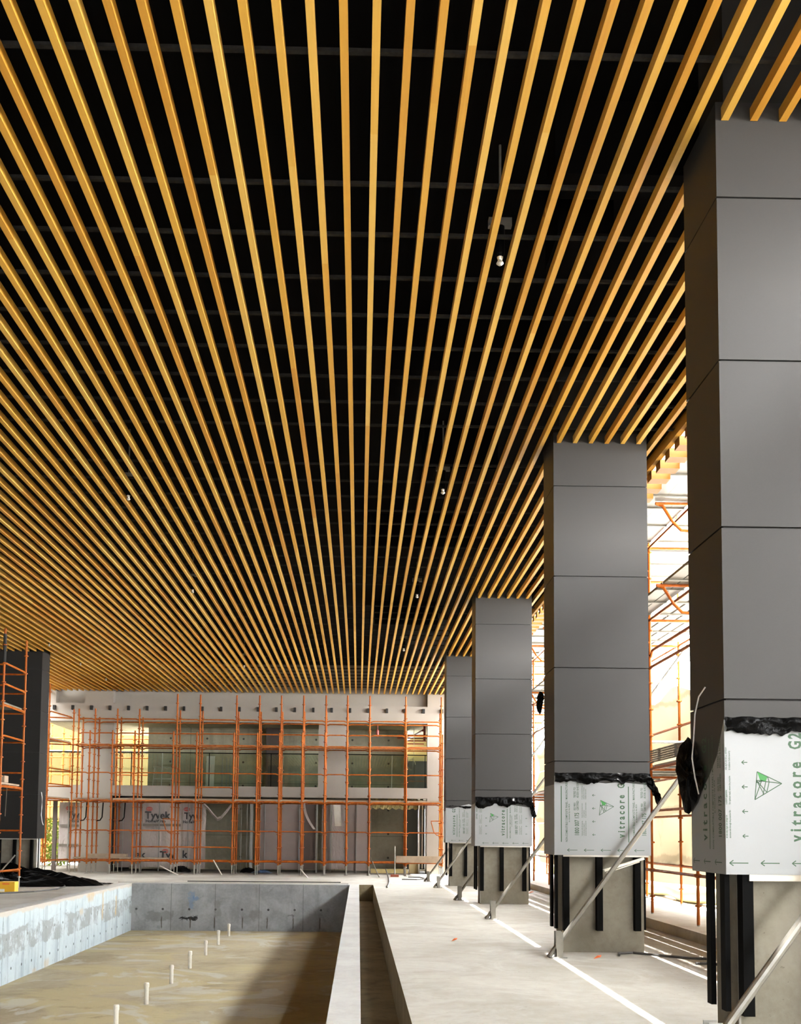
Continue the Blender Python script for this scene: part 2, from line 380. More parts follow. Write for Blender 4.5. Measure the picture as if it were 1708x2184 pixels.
# ------------------------------------------------------------------ setting
SLAB_END = 45
fl = MB()
def slab(x0, x1, y0, y1, z1=0, t=.25): fl.box(x0, x1, y0, y1, z1-t, z1)
slab(-30, -6.87, -8, 29.5); slab(.467, 5.07, -8, 29.75); slab(-6.87, -.25, 29.75, SLAB_END); slab(-30, -6.87, 29.5, SLAB_END); slab(-.25, 5.07, 29.75, SLAB_END)
struct('floor', fl, 'floor', 'bare dusty concrete floor slab around the sunken pool and channel', 'floor')
struct('floor_behind', MB().box(-30, 60, -45, -8, -.2, -.01), 'ledge', 'pale open ground behind the viewer at the hall end', 'ground')
struct('floor_pool', MB().box(-6.87, -.25, -8, 29.5, -1.62, -1.42), 'poolfloor', 'tan stained concrete bottom of the empty pool', 'pool floor')
struct('wall_pool_left', MB().box(-7.1, -6.868, -8, 29.5, -1.6, -.001), 'poolleft', 'whitewashed left side wall of the empty pool with rust streaks', 'pool wall')
struct('wall_pool_back', MB().box(-7.1, -.25, 29.498, 29.9, -1.6, -.001), 'poolback', 'grey end wall of the empty pool with black patch and blue marks', 'pool wall')
struct('wall_pool_right', MB().box(-.25, .03, -8, 29.75, -1.6, -.02), 'poolright', 'concrete dividing wall between pool and narrow channel', 'pool wall')
struct('trim_1', MB().box(-.255, .035, -8, 29.8, -.02, .004), 'walltop', 'pale flat top of the dividing wall beside the pool', 'wall top')
rim = MB()
ys = [i*.5 for i in range(-16, 60)]
rim.grid(lambda u, v: (-6.865-.36*v+(.03*math.sin(u*130)*random.random() if v == 1 else 0), -8+37.5*u, .012 if 0 < v < 1 else .002), 75, 3)
struct('trim_2', rim, 'walltop', 'rough pale mortar rim along the left edge of the pool', 'pool rim')
struct('floor_channel', MB().box(.03, .467, -8, 29.75, -.72, -.5), 'channel', 'shaded bottom of the narrow channel right of the pool', 'channel floor')
struct('wall_channel_right', MB().box(.4655, .6, -8, 29.75, -.7, -.001), 'channel', 'brown rough side of the channel under the right floor', 'channel wall')
struct('wall_channel_back', MB().box(.03, .467, 29.748, 29.9, -.7, -.001), 'channel', 'short far end wall of the narrow channel', 'channel wall')
struct('trim_3', MB().box(5.07, 5.5, -8, SLAB_END, -.1, .16), 'ledge', 'low concrete kerb along the open right side of the hall', 'kerb')
struct('floor_outside', MB().box(5.5, 60, -8, 90, -.1, .14), 'ledge', 'sunlit pale ledge outside the columns under the scaffold', 'ground')
struct('floor_outside_back', MB().box(-60, 5.5, SLAB_END, 90, -.2, -.02), 'ledge', 'pale ground beyond the back wall of the building', 'ground')
struct('floor_outside_left', MB().box(-60, -30, -8, SLAB_END, -.2, -.02), 'ledge', 'pale ground on the far left outside', 'ground')
struct('ceiling', MB().box(-13, 4.45, -8, 38, 8.2, 8.4), 'soffit', 'black soffit high above the timber slats', 'ceiling')
struct('ceiling_roof_sun_block', MB().box(-13, 5.66, -8, 42, 9.0, 9.2), 'soffit', 'roof with unseen overhang added at the right edge to block sun', 'roof')  # unseen overhang added to shape the sun stripe on the floor
struct('wall_fascia', MB().box(4.45, 4.52, -8, 38, 7.35, 9.0), 'soffit', 'black upstand at the right edge above the slats', 'fascia')
struct('wall_left_light_block', MB().box(-13.3, -13, -8, 29.9, 0, 9), 'cladshade', 'dark unseen wall added left of the pool to keep side light out', 'wall')  # added out of view, stops daylight entering from the left
solid('shade_cloth', MB().grid(lambda u, v: (-14.6+.12*math.sin(40*u+4*v), 18+26.2*u, .05+8.4*v), 60, 10), 'sheeting', 'cream sheeting added outside the far left of the hall to cut skylight', 'shade cloth')  # added sheet, holds back sky light and bright glass reflections
struct('wall_near_light_block', MB().box(-13.3, 4.5, -8.3, -8, 0, 9), 'cladshade', 'dark wall added behind the viewer to cut daylight from there', 'wall')  # unseen closing wall, added to leave the right side as main light
# back wall with openings
YW = 37.6
def wall_holes(x0, x1, z0, z1, y0, y1, holes):
    mb = MB(); xs = sorted({x0, x1, *[h[0] for h in holes], *[h[1] for h in holes]}); zs = sorted({z0, z1, *[h[2] for h in holes], *[h[3] for h in holes]})
    for i in range(len(xs)-1):
        for j in range(len(zs)-1):
            cx, cz = (xs[i]+xs[i+1])/2, (zs[j]+zs[j+1])/2
            if any(h[0] < cx < h[1] and h[2] < cz < h[3] for h in holes): continue
            mb.box(xs[i], xs[i+1], y0, y1, zs[j], zs[j+1])
    return mb
holes = [(-12.2, -10.87, 3.36, 5.86), (-9.62, -1.6, 3.36, 5.87), (-.5, 2.67, 3.36, 5.9), (-9.68, 2.67, 0, 2.95), (-12.9, -10.87, 0, 2.75),
         (-9.67, 2.67, 6.57, 7.6), (-11.9, -10.77, 6.57, 7.6)]
wb = wall_holes(-12.75, 4.5, 0, 8.2, YW, YW+.35, holes)
wb.box(-9.67, 2.67, YW+.34, YW+.5, 6.4, 8.0); wb.box(-11.9, -10.77, YW+.34, YW+.5, 6.4, 8.0)
struct('wall_back', wb, 'render', 'cream rendered back wall with long window openings behind orange scaffold', 'wall')
struct('floor_upper', MB().box(-12.75, 4.5, YW+.35, 44.5, 3.0, 3.34), 'room', 'upper floor slab behind the long window openings', 'floor')
struct('ceiling_upper', MB().box(-12.75, 4.5, YW+.35, 44.5, 6.0, 6.2), 'room', 'concrete ceiling of the upper room', 'ceiling')
struct('wall_upper_back', MB().box(-9.0, 2.05, 41.0, 41.3, 3.34, 6.0), 'room', 'concrete wall with tie holes seen through the upper windows', 'wall')
struct('trim_4', MB().box(-3.95, -3.3, 40.6, 41, 3.34, 6.0), 'boarddark', 'dark concrete pier inside the long upper window', 'pier')
struct('wall_upper_right', MB().box(4.0, 4.3, YW+.35, 44.5, 3.34, 6.0), 'cream', 'cream side wall of the upper right room', 'wall')
struct('wall_upper_far_dark', MB().box(2.05, 4.3, 44, 44.3, 3.34, 4.9), 'black', 'black panel painted for the dark lower depth of the upper right room', 'wall')  # room darkness painted as a black surface
struct('wall_upper_far_lit', MB().box(2.05, 4.3, 44.3, 44.5, 4.9, 6.0), 'cream', 'cream upper panel coloured as the lit ceiling of the right room', 'wall')  # glow of the lit ceiling put into a cream surface
struct('wall_lower_back', MB().box(-9.6, 2.0, 40.6, 40.9, 0, 3.0), 'room', 'concrete wall deep behind the ground floor openings', 'wall')
struct('wall_lower_right_dark', MB().box(2.0, 4.3, 43, 43.3, 0, 3.0), 'black', 'black panel painted for the dark behind the right ground floor doorway', 'wall')  # darkness inside the doorway painted as a black surface
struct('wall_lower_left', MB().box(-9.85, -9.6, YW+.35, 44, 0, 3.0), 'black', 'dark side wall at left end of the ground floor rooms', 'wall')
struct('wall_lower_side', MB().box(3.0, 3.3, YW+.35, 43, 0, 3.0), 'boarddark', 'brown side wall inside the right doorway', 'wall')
# windows: glass with dark top rail
def glazing(n, x0, x1, lab, posts):
    g = thing('window_%d' % n, lab, 'window', (x0, YW+.22, 3.36), kind='structure')
    part('glass_pane', MB().box(x0+.02, x1-.02, YW+.22, YW+.235, 3.37, 4.66), 'glass', g)
    part('top_rail', MB().box(x0, x1, YW+.2, YW+.25, 4.655, 4.69), 'blackmetal', g)
    for p in posts: part('joint', MB().box(p-.015, p+.015, YW+.205, YW+.245, 3.37, 4.66), 'blackmetal', g)
glazing(1, -12.2, -10.87, 'low glass balustrade in narrow upper left window opening', [])
glazing(2, -9.62, -1.6, 'long glass balustrade with black top rail in middle upper opening', [-8.95, -5.9, -3.47])
glazing(3, -.5, 2.67, 'glass balustrade with black top rail in right upper opening', [1.9, 2.6])
# ------------------------------------------------------------------ columns
ROWS = [(7.2, 6.447), (6.433, 5.172), (5.158, 3.895), (3.881, 2.607), (2.593, 1.33)]
CW, CD = 1.305, .72
def crumple(path, z0, z1, nu, nv, out, drop):
    """crumpled torn strip along a polyline of (x, y, nx, ny); thin shell of real thickness"""
    rnd = random.Random(int(path[0][1]*10)); L = [0]
    for a, b in zip(path, path[1:]): L.append(L[-1]+math.hypot(b[0]-a[0], b[1]-a[1]))
    ph = [rnd.uniform(0, 6) for _ in range(8)]
    def pt(u, v, off):
        t = u*L[-1]; k = 0
        while k < len(L)-2 and t > L[k+1]: k += 1
        a, b = path[k], path[k+1]; f = (t-L[k])/(L[k+1]-L[k])
        x, y = a[0]+(b[0]-a[0])*f, a[1]+(b[1]-a[1])*f; nx, ny = a[2], a[3]
        sd = path[0][1]*3.7; nz = lambda f, g, h=0: mnoise.noise(Vector((t*f+sd, v*g+h, sd)))
        lo = z0-drop*max(-.25, nz(2.3, 0)*1.5)-.035*nz(9, 0, 3)-.015*nz(31, 0, 5)
        z = z1+(lo-z1)*v
        w = out*(.6+.9*nz(5, 2.2, 1)+.25*nz(19, 4, 2))*(.35+.9*math.sin(math.pi*min(1, v*.9)))
        w = max(.006, w)+off
        return (x+nx*w, y+ny*w, z+.012*nz(14, 3, 7))
    front = [[pt(i/nu, j/nv, 0) for i in range(nu+1)] for j in range(nv+1)]
    mb = MB(); vs = [p for r in front for p in r]
    fs = [(j*(nu+1)+i, j*(nu+1)+i+1, (j+1)*(nu+1)+i+1, (j+1)*(nu+1)+i) for j in range(nv) for i in range(nu)]
    return mb.add(vs, fs)
def prints(col, film, X0, Y0, base0, side, xmax, ztop, mats=('green',)):
    """printed film wrapping round the front left corner: u<0 runs back along the side face"""
    E_ = .0062
    def P(u, z):
        return (X0+u, Y0-E_, z) if u >= 0 else (X0-E_, Y0-u, z)
    lo, hi = (-side if side else 0.012), xmax
    def vert(txt, base, z, size, sx, name, mat='green', space=1.0, bold=0, fit=None):
        if base-size*.75 < lo or base > hi:
            return
        if fit: sx = fit/text_mb(txt, size, lambda a, b: (a, b, 0), 1, space=space)[1]
        mb, w = text_mb(txt, size, lambda a, b: P(base-b, z+a), sx, space=space, bold=max(bold, size*.018))
        part(name, mb, mat, film)
    def vbar(u, z0, z1, w=.012):
        if lo < u < hi:
            q = [P(u-w/2, z0), P(u+w/2, z0), P(u+w/2, z1), P(u-w/2, z1)]
            part('printed_bar', MB().add(q, [(0, 1, 2, 3)]), 'green', film)
    def quad(mb, a, b, w):
        a, b = Vector((a[0], a[1])), Vector((b[0], b[1])); d = (b-a).normalized(); n = Vector((-d.y, d.x))*w/2
        q = [a+n, a-n, b-n, b+n]
        if all(lo < p.x < hi for p in q): mb.add([P(p.x, p.y) for p in q], [(0, 1, 2, 3)])
    for k in (-1, 0, 1):
        b = base0+k*.918
        vert('vitracore', b, 1.565, .132, .74, 'lettering', space=1.55, bold=.004, fit=.575); vert('G2', b, 2.235, .132, .74, 'lettering', space=1.3, bold=.004, fit=.118)
        vbar(b+.056, 1.50, min(ztop-.02, 2.42))
        vert('NON-COMBUSTIBLE COMPOSITE PANEL / MANUFACTURED BY', b+.141, 1.50, .040, .72, 'lettering', space=1.1, fit=.86)
        vert('as deemed by the BCA', b+.172, 1.77, .030, .8, 'lettering', space=1.1)
        vert('1800 007 175', b+.296, 1.585, .084, .66, 'lettering', space=1.05, fit=.31)
        vert('ISO 9001', b+.252, 1.93, .04, .7, 'lettering'); vert('CERTIFIED', b+.292, 1.93, .04, .7, 'lettering')
        vert('TESTED TO', b+.252, 2.10, .04, .7, 'lettering'); vert('AS1530.1 & AS1530.3', b+.292, 2.10, .04, .62, 'lettering')
        for q, (zz, lines) in enumerate(((1.585, ('Handle panels carefully while transporting', 'so the sharp edges can damage the', 'aluminium skin through the protective film')),
                                         (1.83, ('direction of the arrows shown to ensure', 'a uniform appearance.', 'For optimum result, remove the protective')),
                                         (2.08, ('For optimum results when fabricating &', 'installing follow the G2 Fabrication', '& Installation Guide issued by')))):
            for i, ln in enumerate(lines): vert(ln, b+.345+i*.025, zz, .019, .62, 'lettering')
        for i in range(5):
            z = 1.60+.179*i; u = b+.48; mb = MB()
            quad(mb, (u-.0, z), (u+.042, z), .006); quad(mb, (u, z), (u+.018, z+.014), .006); quad(mb, (u, z), (u+.018, z-.014), .006)
            if len(mb.f) == 3 and z < ztop-.1: part('arrow', mb, 'green', film)
        # emblem: triangle with inner lines and a filled corner
        T = [(-.325+b+.918-.0, 2.07), (b+.918-.145, 1.985), (b+.918-.345, 1.865)]
        mb = MB(); A, B, C_ = T
        def lerp(p, q, f): return (p[0]+(q[0]-p[0])*f, p[1]+(q[1]-p[1])*f)
        for p, q in ((A, B), (B, C_), (C_, A), (lerp(A, C_, .31), B), (lerp(A, C_, .31), lerp(B, C_, .55)), (lerp(A, C_, .31), lerp(B, C_, .66)), (C_, lerp(A, (lerp(B, C_, .5)), .42)),
                     (lerp(A, B, .42), lerp(lerp(A, C_, .31), B, .5)), (lerp(lerp(A, C_, .31), B, .5), lerp(B, C_, .56)), (lerp(lerp(A, C_, .31), B, .37), lerp(B, C_, .7)), (lerp(A, C_, .4), lerp(A, lerp(B, C_, .5), .45))):
            quad(mb, p, q, .006)
        if len(mb.f) >= 10:
            e = part('emblem', mb, 'green', film)
            q = [A, lerp(A, B, .42), lerp(lerp(A, C_, .31), B, .37), lerp(lerp(A, C_, .31), B, .15)]
            part('filled_corner', MB().add([P(*p) for p in q], [(0, 1, 2, 3)]), 'greenfill', e)
    off = .02 if X0 > 0 and Y0 < 8 else .17
    for i in range(-4, 7):
        u = off+.2285*i; mb = MB(); z = 1.405 if Y0 < 8 else 1.39
        quad(mb, (u, z), (u+.137, z), .007); quad(mb, (u, z), (u+.028, z+.02), .007); quad(mb, (u, z), (u+.028, z-.02), .007)
        if len(mb.f) == 3: part('arrow', mb, 'green', film)

def column(n, lab, X0, Y0, dark=False, film=None):
    t = thing('column', lab, 'column', (X0+CW/2, Y0+CD/2, 0), 'clad columns')
    x1, y1 = X0+CW, Y0+CD; mat = 'cladshade' if dark else 'clad'
    part('concrete_core', MB().box(X0+.14, x1-.06, Y0+.13, y1-.13, -.02, 7.15), 'core', t)
    rows = [(a+(.06 if dark and i else 0), b+(.06 if dark and i < 4 else 0)) for i, (a, b) in enumerate(ROWS)]
    for i, (a, b) in enumerate(rows):
        part('cladding_panel', MB().box(X0, x1, Y0, y1, b, a), mat, t)
    part('joint_backing_dark_post', MB().box(X0+.02, x1-.02, Y0+.02, y1-.02, 1.36, 7.18).box(X0+.1, x1-.1, Y0+.1, y1-.1, 7.17, 8.2), 'black', t)  # upper post coloured black for the shade above the slats
    # furring channels on the bare concrete
    fx = (.165, .69 if n == 1 else .62, 1.14)
    for k, u in enumerate(fx):
        c = MB().box(X0+u-.04, X0+u+.04, Y0+.03, Y0+.131, .30, 1.335)
        part('furring_channel', c, 'blackmetal', t)
    for v in (.17, .46):
        part('furring_channel', MB().box(X0+.03, X0+.068, Y0+v-.045, Y0+v+.045, .32, 1.335), 'blackmetal', t)
    part('furring_channel', MB().box(x1-.061, x1-.01, Y0+.2, Y0+.28, .30, 1.335), 'blackmetal', t)
    part('corner_strip', MB().box(X0+.125, X0+.14, Y0+.125, Y0+.14, .02, 1.335), 'galv', t)
    if dark:
        part('corner_strip', MB().box(x1-.05, x1-.02, Y0+.16, Y0+.21, .03, 1.38), 'white', t, 'white vertical strip at lower corner')
        part('corner_strip', MB().box(x1-.05, x1-.02, Y0+.34, Y0+.40, .03, 1.38), 'white', t, 'white vertical strip on side face')
    part('edge_rail', MB().box(X0+(.17 if n == 1 else .12), x1-.02, Y0+.01, Y0+.045, 1.275 if n == 1 else 1.30, 1.329), 'alu', t)
    if film:
        base, prof, sideprof, side = film
        e = .005
        poly = [(X0-e, Y0-e, 1.322)]+[(X0+u, Y0-e, z) for u, z in reversed(prof)]
        poly = [(X0-e, Y0-e, 1.322), (x1+e, Y0-e, 1.322)]+[(X0+u if 0 < u < CW else (X0-e if u <= 0 else x1+e), Y0-e, z) for u, z in reversed(prof)]
        fm = MB().prism(poly, (0, .004, 0))
        if sideprof: fm.prism([(X0-e, Y0, 1.322)]+[(X0-e, Y0+u, z) for u, z in sideprof]+[(X0-e, Y0+sideprof[-1][0], 1.322)], (.004, 0, 0))
        f = part('protective_film', fm, 'film', t, 'white protective film printed in green')
        prints(t, f, X0, Y0, base, side, CW-.02, min(z for _, z in prof))
        pth = [(X0+u, Y0-.006, 0, -1) for u in (0, .3, .65, 1.0, CW)]
        part('torn_film', crumple(pth, prof[len(prof)//2][1]-(0 if n == 2 else .03), 2.47 if n == 1 else 2.44, 120, 9, (.05 if n == 1 else .055), (.09 if n <= 2 else .12)), 'bag', t, 'crumpled black torn film along the top edge', True)
    return t
c1 = column(1, 'nearest tall grey clad column, cut by the right edge, with large green print', 2.67, 6.96,
            film=(.557, [(0, 2.45), (.12, 2.36), (.25, 2.40), (.33, 2.44), (.45, 2.45), (.55, 2.38), (.75, 2.40), (1.0, 2.43), (1.31, 2.42)], [(0, 2.45), (.14, 2.20), (.30, 2.06), (.42, 1.98), (.55, 1.86), (.70, 1.78)], .70))
c2 = column(2, 'second nearest grey clad column on the right with full green printed film', 2.665, 13.05,
            film=(.952, [(0, 2.40), (.1, 2.38), (.25, 2.32), (.5, 2.32), (.7, 2.30), (.9, 2.32), (1.1, 2.30), (1.31, 2.28)], [(0, 2.28), (.3, 2.28), (.72, 2.28)], 0))
c3 = column(3, 'third grey clad column on the right, behind the second', 2.662, 21.95,
            film=(.673, [(0, 2.32), (.3, 2.30), (.7, 2.28), (1.31, 2.20)], [(0, 2.3), (.3, 2.28), (.72, 2.28)], 0))
c4 = column(4, 'farthest grey clad column on the right, beside the back scaffold', 2.66, 29.33,
            film=(.285, [(0, 2.38), (.2, 2.36), (.45, 2.44), (.7, 2.5), (1.0, 2.40), (1.31, 2.2)], [(0, 2.3), (.3, 2.28), (.72, 2.28)], 0))
c5 = column(5, 'shade-darkened clad column at the far left behind the scaffold tower', -11.045, 29.33, dark=True)
# black flaps hanging from the torn film
def flap(col, pts, lab):
    mb = MB(); vs = []
    for _ in range(2):
        pts = [tuple(a[i]*(1-f)+b[i]*f for i in range(3)) for a, b in zip(pts, pts[1:]+pts[:1]) for f in (.22, .78)]
    cx = sum(p[0] for p in pts)/len(pts); cy = sum(p[1] for p in pts)/len(pts); cz = sum(p[2] for p in pts)/len(pts)
    n = len(pts); ring = []
    for k in range(4):
        f = 1-k*.3
        for p in pts: vs.append((cx+(p[0]-cx)*f+random.uniform(-.03, .03)*(k > 0), cy+(p[1]-cy)*f+random.uniform(-.02, .02), cz+(p[2]-cz)*f+random.uniform(-.01, .01)))
    fs = [(k*n+i, k*n+(i+1) % n, (k+1)*n+(i+1) % n, (k+1)*n+i) for k in range(3) for i in range(n)]+[tuple(3*n+i for i in range(n))]
    part('film_flap', mb.add(vs, fs), 'bag', col, lab, True)
flap(c1, [(2.64, 7.62, 2.40), (2.60, 7.74, 2.34), (2.58, 7.80, 2.16), (2.60, 7.74, 1.96), (2.615, 7.66, 1.75), (2.64, 7.55, 1.82), (2.645, 7.42, 1.94), (2.645, 7.32, 2.06), (2.645, 7.38, 2.16), (2.645, 7.5, 2.28)], 'black plastic flap hanging at back edge')
part('string', MB().path([(2.655, 7.30, 2.74), (2.64, 7.40, 2.68), (2.63, 7.46, 2.55), (2.62, 7.47, 2.35), (2.60, 7.45, 2.2), (2.61, 7.42, 2.05), (2.62, 7.37, 1.92)], .006), 'white', c1, 'pale loose string')
flap(c2, [(3.9, 13.03, 2.36), (3.98, 13.03, 2.40), (4.03, 13.0, 2.30), (4.10, 12.98, 2.12), (4.12, 12.97, 2.02), (4.06, 12.98, 1.96), (4.04, 12.99, 2.08), (3.97, 13.02, 2.22)], 'black film corner flap')
flap(c3, [(3.9, 21.93, 2.3), (3.98, 21.9, 2.35), (4.02, 21.88, 2.12), (4.06, 21.86, 2.0), (3.98, 21.86, 1.95), (3.93, 21.88, 2.05)], 'black film corner flap')
flap(c2, [(2.63, 13.6, 3.62), (2.58, 13.74, 3.66), (2.54, 13.72, 3.50), (2.56, 13.74, 3.36), (2.61, 13.72, 3.32), (2.63, 13.7, 3.45)], 'black plastic scrap at back edge')
part('string', MB().path([(-9.73, 29.6, 2.75), (-9.715, 29.64, 2.6), (-9.71, 29.63, 2.3), (-9.715, 29.61, 2.05), (-9.70, 29.66, 1.85), (-9.69, 29.75, 1.75)], .012), 'white', c5, 'white loose cord on side')
solid('timber_batten', MB().bar((3.30, 12.93, 1.12), (3.86, 13.0, 1.285), .05, .03).bar((3.33, 12.95, 1.09), (3.80, 13.01, 1.24), .05, .012), 'pvc',
      'cream batten hanging askew below the second grey column panel', 'batten')
# ------------------------------------------------------------------ timber slats
P0, PITCH_X, SW = -2.411, .2227, .057
COLS_R = [6.96, 13.05, 21.95, 29.33]
def slat(x, y0, y1, lab, grp):
    solid('ceiling_baffle', MB().box(x, x+SW, y0, y1, 7.05, 7.15), 'timber', lab, 'ceiling slat', grp)
RN = ['nearest', 'second', 'third', 'farthest']
for k in range(-45, 31):
    x = P0+PITCH_X*k
    if 23 <= k <= 28:
        e = [-4.0]
        for c in COLS_R: e += [c-.004, c+CD+.004]
        e += [YW-.01]
        for s in range(5):
            if s == 4: lab = 'short timber slat from farthest right column to back wall, %s from left' % ordn(k-22)
            elif s == 0: lab = 'timber slat ending on front of the nearest grey column, %s from its left corner' % ordn(k-22)
            else: lab = 'short timber slat between %s and %s right columns, %s from left' % (RN[s-1], RN[s], ordn(k-22))
            slat(x, e[2*s], e[2*s+1], lab, 'short slats over the right columns')
    elif -38 <= k <= -33:
        slat(x, -4, 29.326, 'timber slat ending on front of the dark left column, %s from its right corner' % ordn(-32-k), 'short slats over the left column')
        slat(x, 29.33+CD+.004, YW-.01, 'short timber slat behind the dark left column, %s from its right corner' % ordn(-32-k), 'short slats over the left column')
    elif k >= 29:
        slat(x, -4, YW-.01, 'outermost long timber slat at the open right edge' if k == 30 else 'long timber slat just right of the grey columns', 'long ceiling slats')
    elif k < -38:
        slat(x, -4, YW-.01, 'long timber slat, %s to the left of the dark left column' % ordn(-38-k), 'long ceiling slats')
    else:
        lab = 'long timber slat, %s to the left of the grey column row' % ordn(23-k) if k > -5 else 'long timber slat, %s to the right of the dark left column' % ordn(k+33)
        slat(x, -4, YW-.01, lab, 'long ceiling slats')
# short cross battens along the outer edge
n_b = 0
for i in range(78):
    y = 5.2+.42*i
    if y > 37: break
    n_b += 1
    solid('eave_block', MB().box(4.335, 4.62, y, y+.21, 6.93, 7.06), 'eave', 'small timber block under the right eave, %s counted from the near end' % ordn(n_b), 'eave block', 'blocks under the eave')
solid('eave_pipe', MB().tube((4.17, 2, 7.30), (4.17, 37.5, 7.30), .05, 10), 'blackmetal', 'black pipe running above the outer slats at the right edge', 'pipe')
solid('eave_angle', MB().box(4.34, 4.36, 2, 37.5, 7.06, 7.3), 'timber', 'thin timber edge board above the eave blocks', 'edge board')
# dark battens above the slats
nb = 0
y = 3.0
while y < 37.3:
    if not any(c-.12 < y < c+CD+.12 for c in COLS_R):
        nb += 1
        solid('ceiling_batten', MB().box(-12.4, 4.3, y, y+.035, 7.152, 7.18), 'batten', 'thin dark metal batten across above the slats, %s from the near end' % ordn(nb), 'batten', 'battens above the slats')
    y += .7
DU = [(1.7, 3.2, 8.2, 8.55, 'grey duct over the near slats right of centre'), (1.9, 2.45, 9.05, 9.7, 'dark duct piece by the nearest column top'), (1.0, 2.2, 15.2, 15.9, 'dark duct beside the second column top'),
      (.3, 2.4, 11.9, 12.7, 'wide dark duct crossing before the second column'), (.2, 2.3, 19.5, 20.6, 'dark duct crossing before the third column'), (.4, 2.2, 27, 28, 'dark duct crossing before the farthest column')]
for a, b, c, d, l in DU: solid('air_duct', MB().box(a, b, c, d, 7.5, 8.19), 'duct', l, 'duct')
def lamp(x, y, lab):
    t = thing('hanging_sensor', lab, 'sensor', (x, y, 7.05), 'sensors hanging among the slats')
    part('rod', MB().tube((x, y, 7.42), (x, y, 8.2), .012, 6), 'galv', t)
    part('bracket', MB().box(x-.11, x+.11, y-.03, y+.03, 7.38, 7.46), 'galv', t)
    part('housing', MB().lathe((x, y, 7.08), (x, y, 7.38), [(0, .03), (.03, .045), (.3, .045)], 10), 'blackmetal', t)
    part('lens', MB().lathe((x, y, 7.0), (x, y, 7.08), [(0, .012), (.02, .035), (.05, .02), (.08, .03)], 10), 'alu', t)
for i, (y, l) in enumerate(((8.8, 'nearest'), (15.0, 'second'), (21.8, 'third'), (28.3, 'fourth'))):
    lamp(1.292, y, '%s small metal sensor hanging between slats right of centre' % l)
for i, (y, l) in enumerate(((15.5, 'nearest'), (21.6, 'second'), (31.5, 'third'))):
    lamp(-3.83, y, '%s small sensor hanging between slats left of centre' % l)
for i, (y, l) in enumerate(((28.2, 'nearest'), (31.4, 'second'), (34.6, 'third'))):
    lamp(-9.175, y, '%s small sensor hanging between slats by the left column' % l)
# ------------------------------------------------------------------ back wall fixtures
for j in range(22):
    x = -11.94+.7226*j
    solid('wall_fixture', MB().box(x-.045, x+.045, YW-.13, YW-.001, 6.30, 6.47), 'black', 'small black block on the back wall beam, %s from the left' % ordn(j+1), 'wall fixture', 'black blocks on the wall beam')
# ------------------------------------------------------------------ ground floor partitions
YP = 38.3
def panel(x0, x1, z0, z1, mat, lab, cat='board', name='wall_board', y=YP):
    return solid(name, MB().box(x0, x1, y, y+.03, z0, z1), mat, lab, cat)
panel(-9.66, -8.84, .15, 2.7, 'board', 'dull pink board at left end of ground floor opening')
panel(-3.98, -3.18, .12, 2.7, 'board', 'pink board with pale joint right of the dark doorway')
panel(-3.16, -2.3, .12, 2.7, 'board', 'second pink board right of the dark doorway')
panel(-2.25, -1.72, .12, 2.7, 'boarddark', 'dark brown board left of the metal frames')
panel(-1.45, -1.08, .15, 2.7, 'board', 'narrow pale board between brown board and metal frames')
panel(-1.06, -.45, .15, 2.75, 'wrap', 'pale wrapped panel standing inside the metal frame', y=YP+.06)
panel(-.42, .42, .1, 2.7, 'board', 'pinkish double board left of the open concrete bay')
panel(-9.66, -3.2, 2.72, 2.92, 'boarddark', 'brown header board over the left ground floor bays', name='header_board', y=YP-.02)
panel(-3.2, .45, 2.74, 2.92, 'boarddark', 'brown header board over the middle ground floor bays', name='header_board', y=YP-.02)
solid('rubble_strip', MB().grid(lambda u, v: (.5+2.1*u, YP+.1+.5*v, 2.55+.42*v+.06*math.sin(50*u+9*v)*random.random()), 30, 4), 'sand', 'torn yellow lining under the lintel of the open bay', 'lining')
def studs(xs, z0, z1, lab, y, grp, w=.035):
    for i, x in enumerate(xs):
        solid('wall_stud', MB().box(x-w/2, x+w/2, y-.03, y+.02, z0, z1).box(x-w/2+.004, x-w/2+.012, y-.03, y+.05, z0, z1), 'stud', lab % ordn(i+1), 'stud', grp)
studs((-9.3, -8.54, -7.87, -6.73), 0, 2.72, '%s grey metal stud counted from left along the wrapped wall', YP-.17, 'studs along the wrapped wall')
studs((-6.45, -6.3), 0, 2.9, '%s pale metal stud left of the dark bay with draped sheet', YP-.2, 'door studs', .05)
studs((-4.65, -4.42), 0, 2.85, '%s thin bright stud in the narrow dark doorway', YP-.1, 'doorway studs', .03)
studs((-4.24,), 0, 2.9, '%s broad punched metal stud at right of dark doorway', YP-.12, 'broad studs', .13)
studs((-3.72, -2.36), 0, 2.72, '%s metal stud on the pink boards', YP-.04, 'studs on the pink boards', .03)
studs((-1.66, -1.1, -.47), 0, 2.85, '%s metal frame upright left of pink double board', YP-.08, 'frame uprights', .06)
studs((-.09, .48), 0, 2.85, '%s pale upright at the pink double board', YP-.06, 'pale uprights', .025)
fr = thing('door_frame', 'silver door frame standing in the right ground floor doorway', 'door frame', (2.5, YP-.1, 0))
for x in (2.40, 2.66): part('jamb', MB().box(x-.03, x+.03, YP-.15, YP-.05, 0, 2.88), 'alu', fr)
part('head', MB().box(2.37, 2.69, YP-.15, YP-.05, 2.82, 2.90), 'alu', fr); part('threshold', MB().box(2.37, 2.69, YP-.15, YP-.05, .1, .16), 'alu', fr)
part('pipe', MB().tube((2.53, YP-.08, .2), (2.53, YP-.08, 2.8), .03, 8), 'pvc', fr)
solid('doorway_sill', MB().box(.5, 1.98, YP, YP+.6, -.0, .16), 'sand', 'yellowish sill block under the open concrete bay', 'sill')
solid('crate', MB().box(2.02, 2.38, YP+.1, YP+.4, 0, .48), 'cream', 'cream crate low in the black right doorway', 'crate')
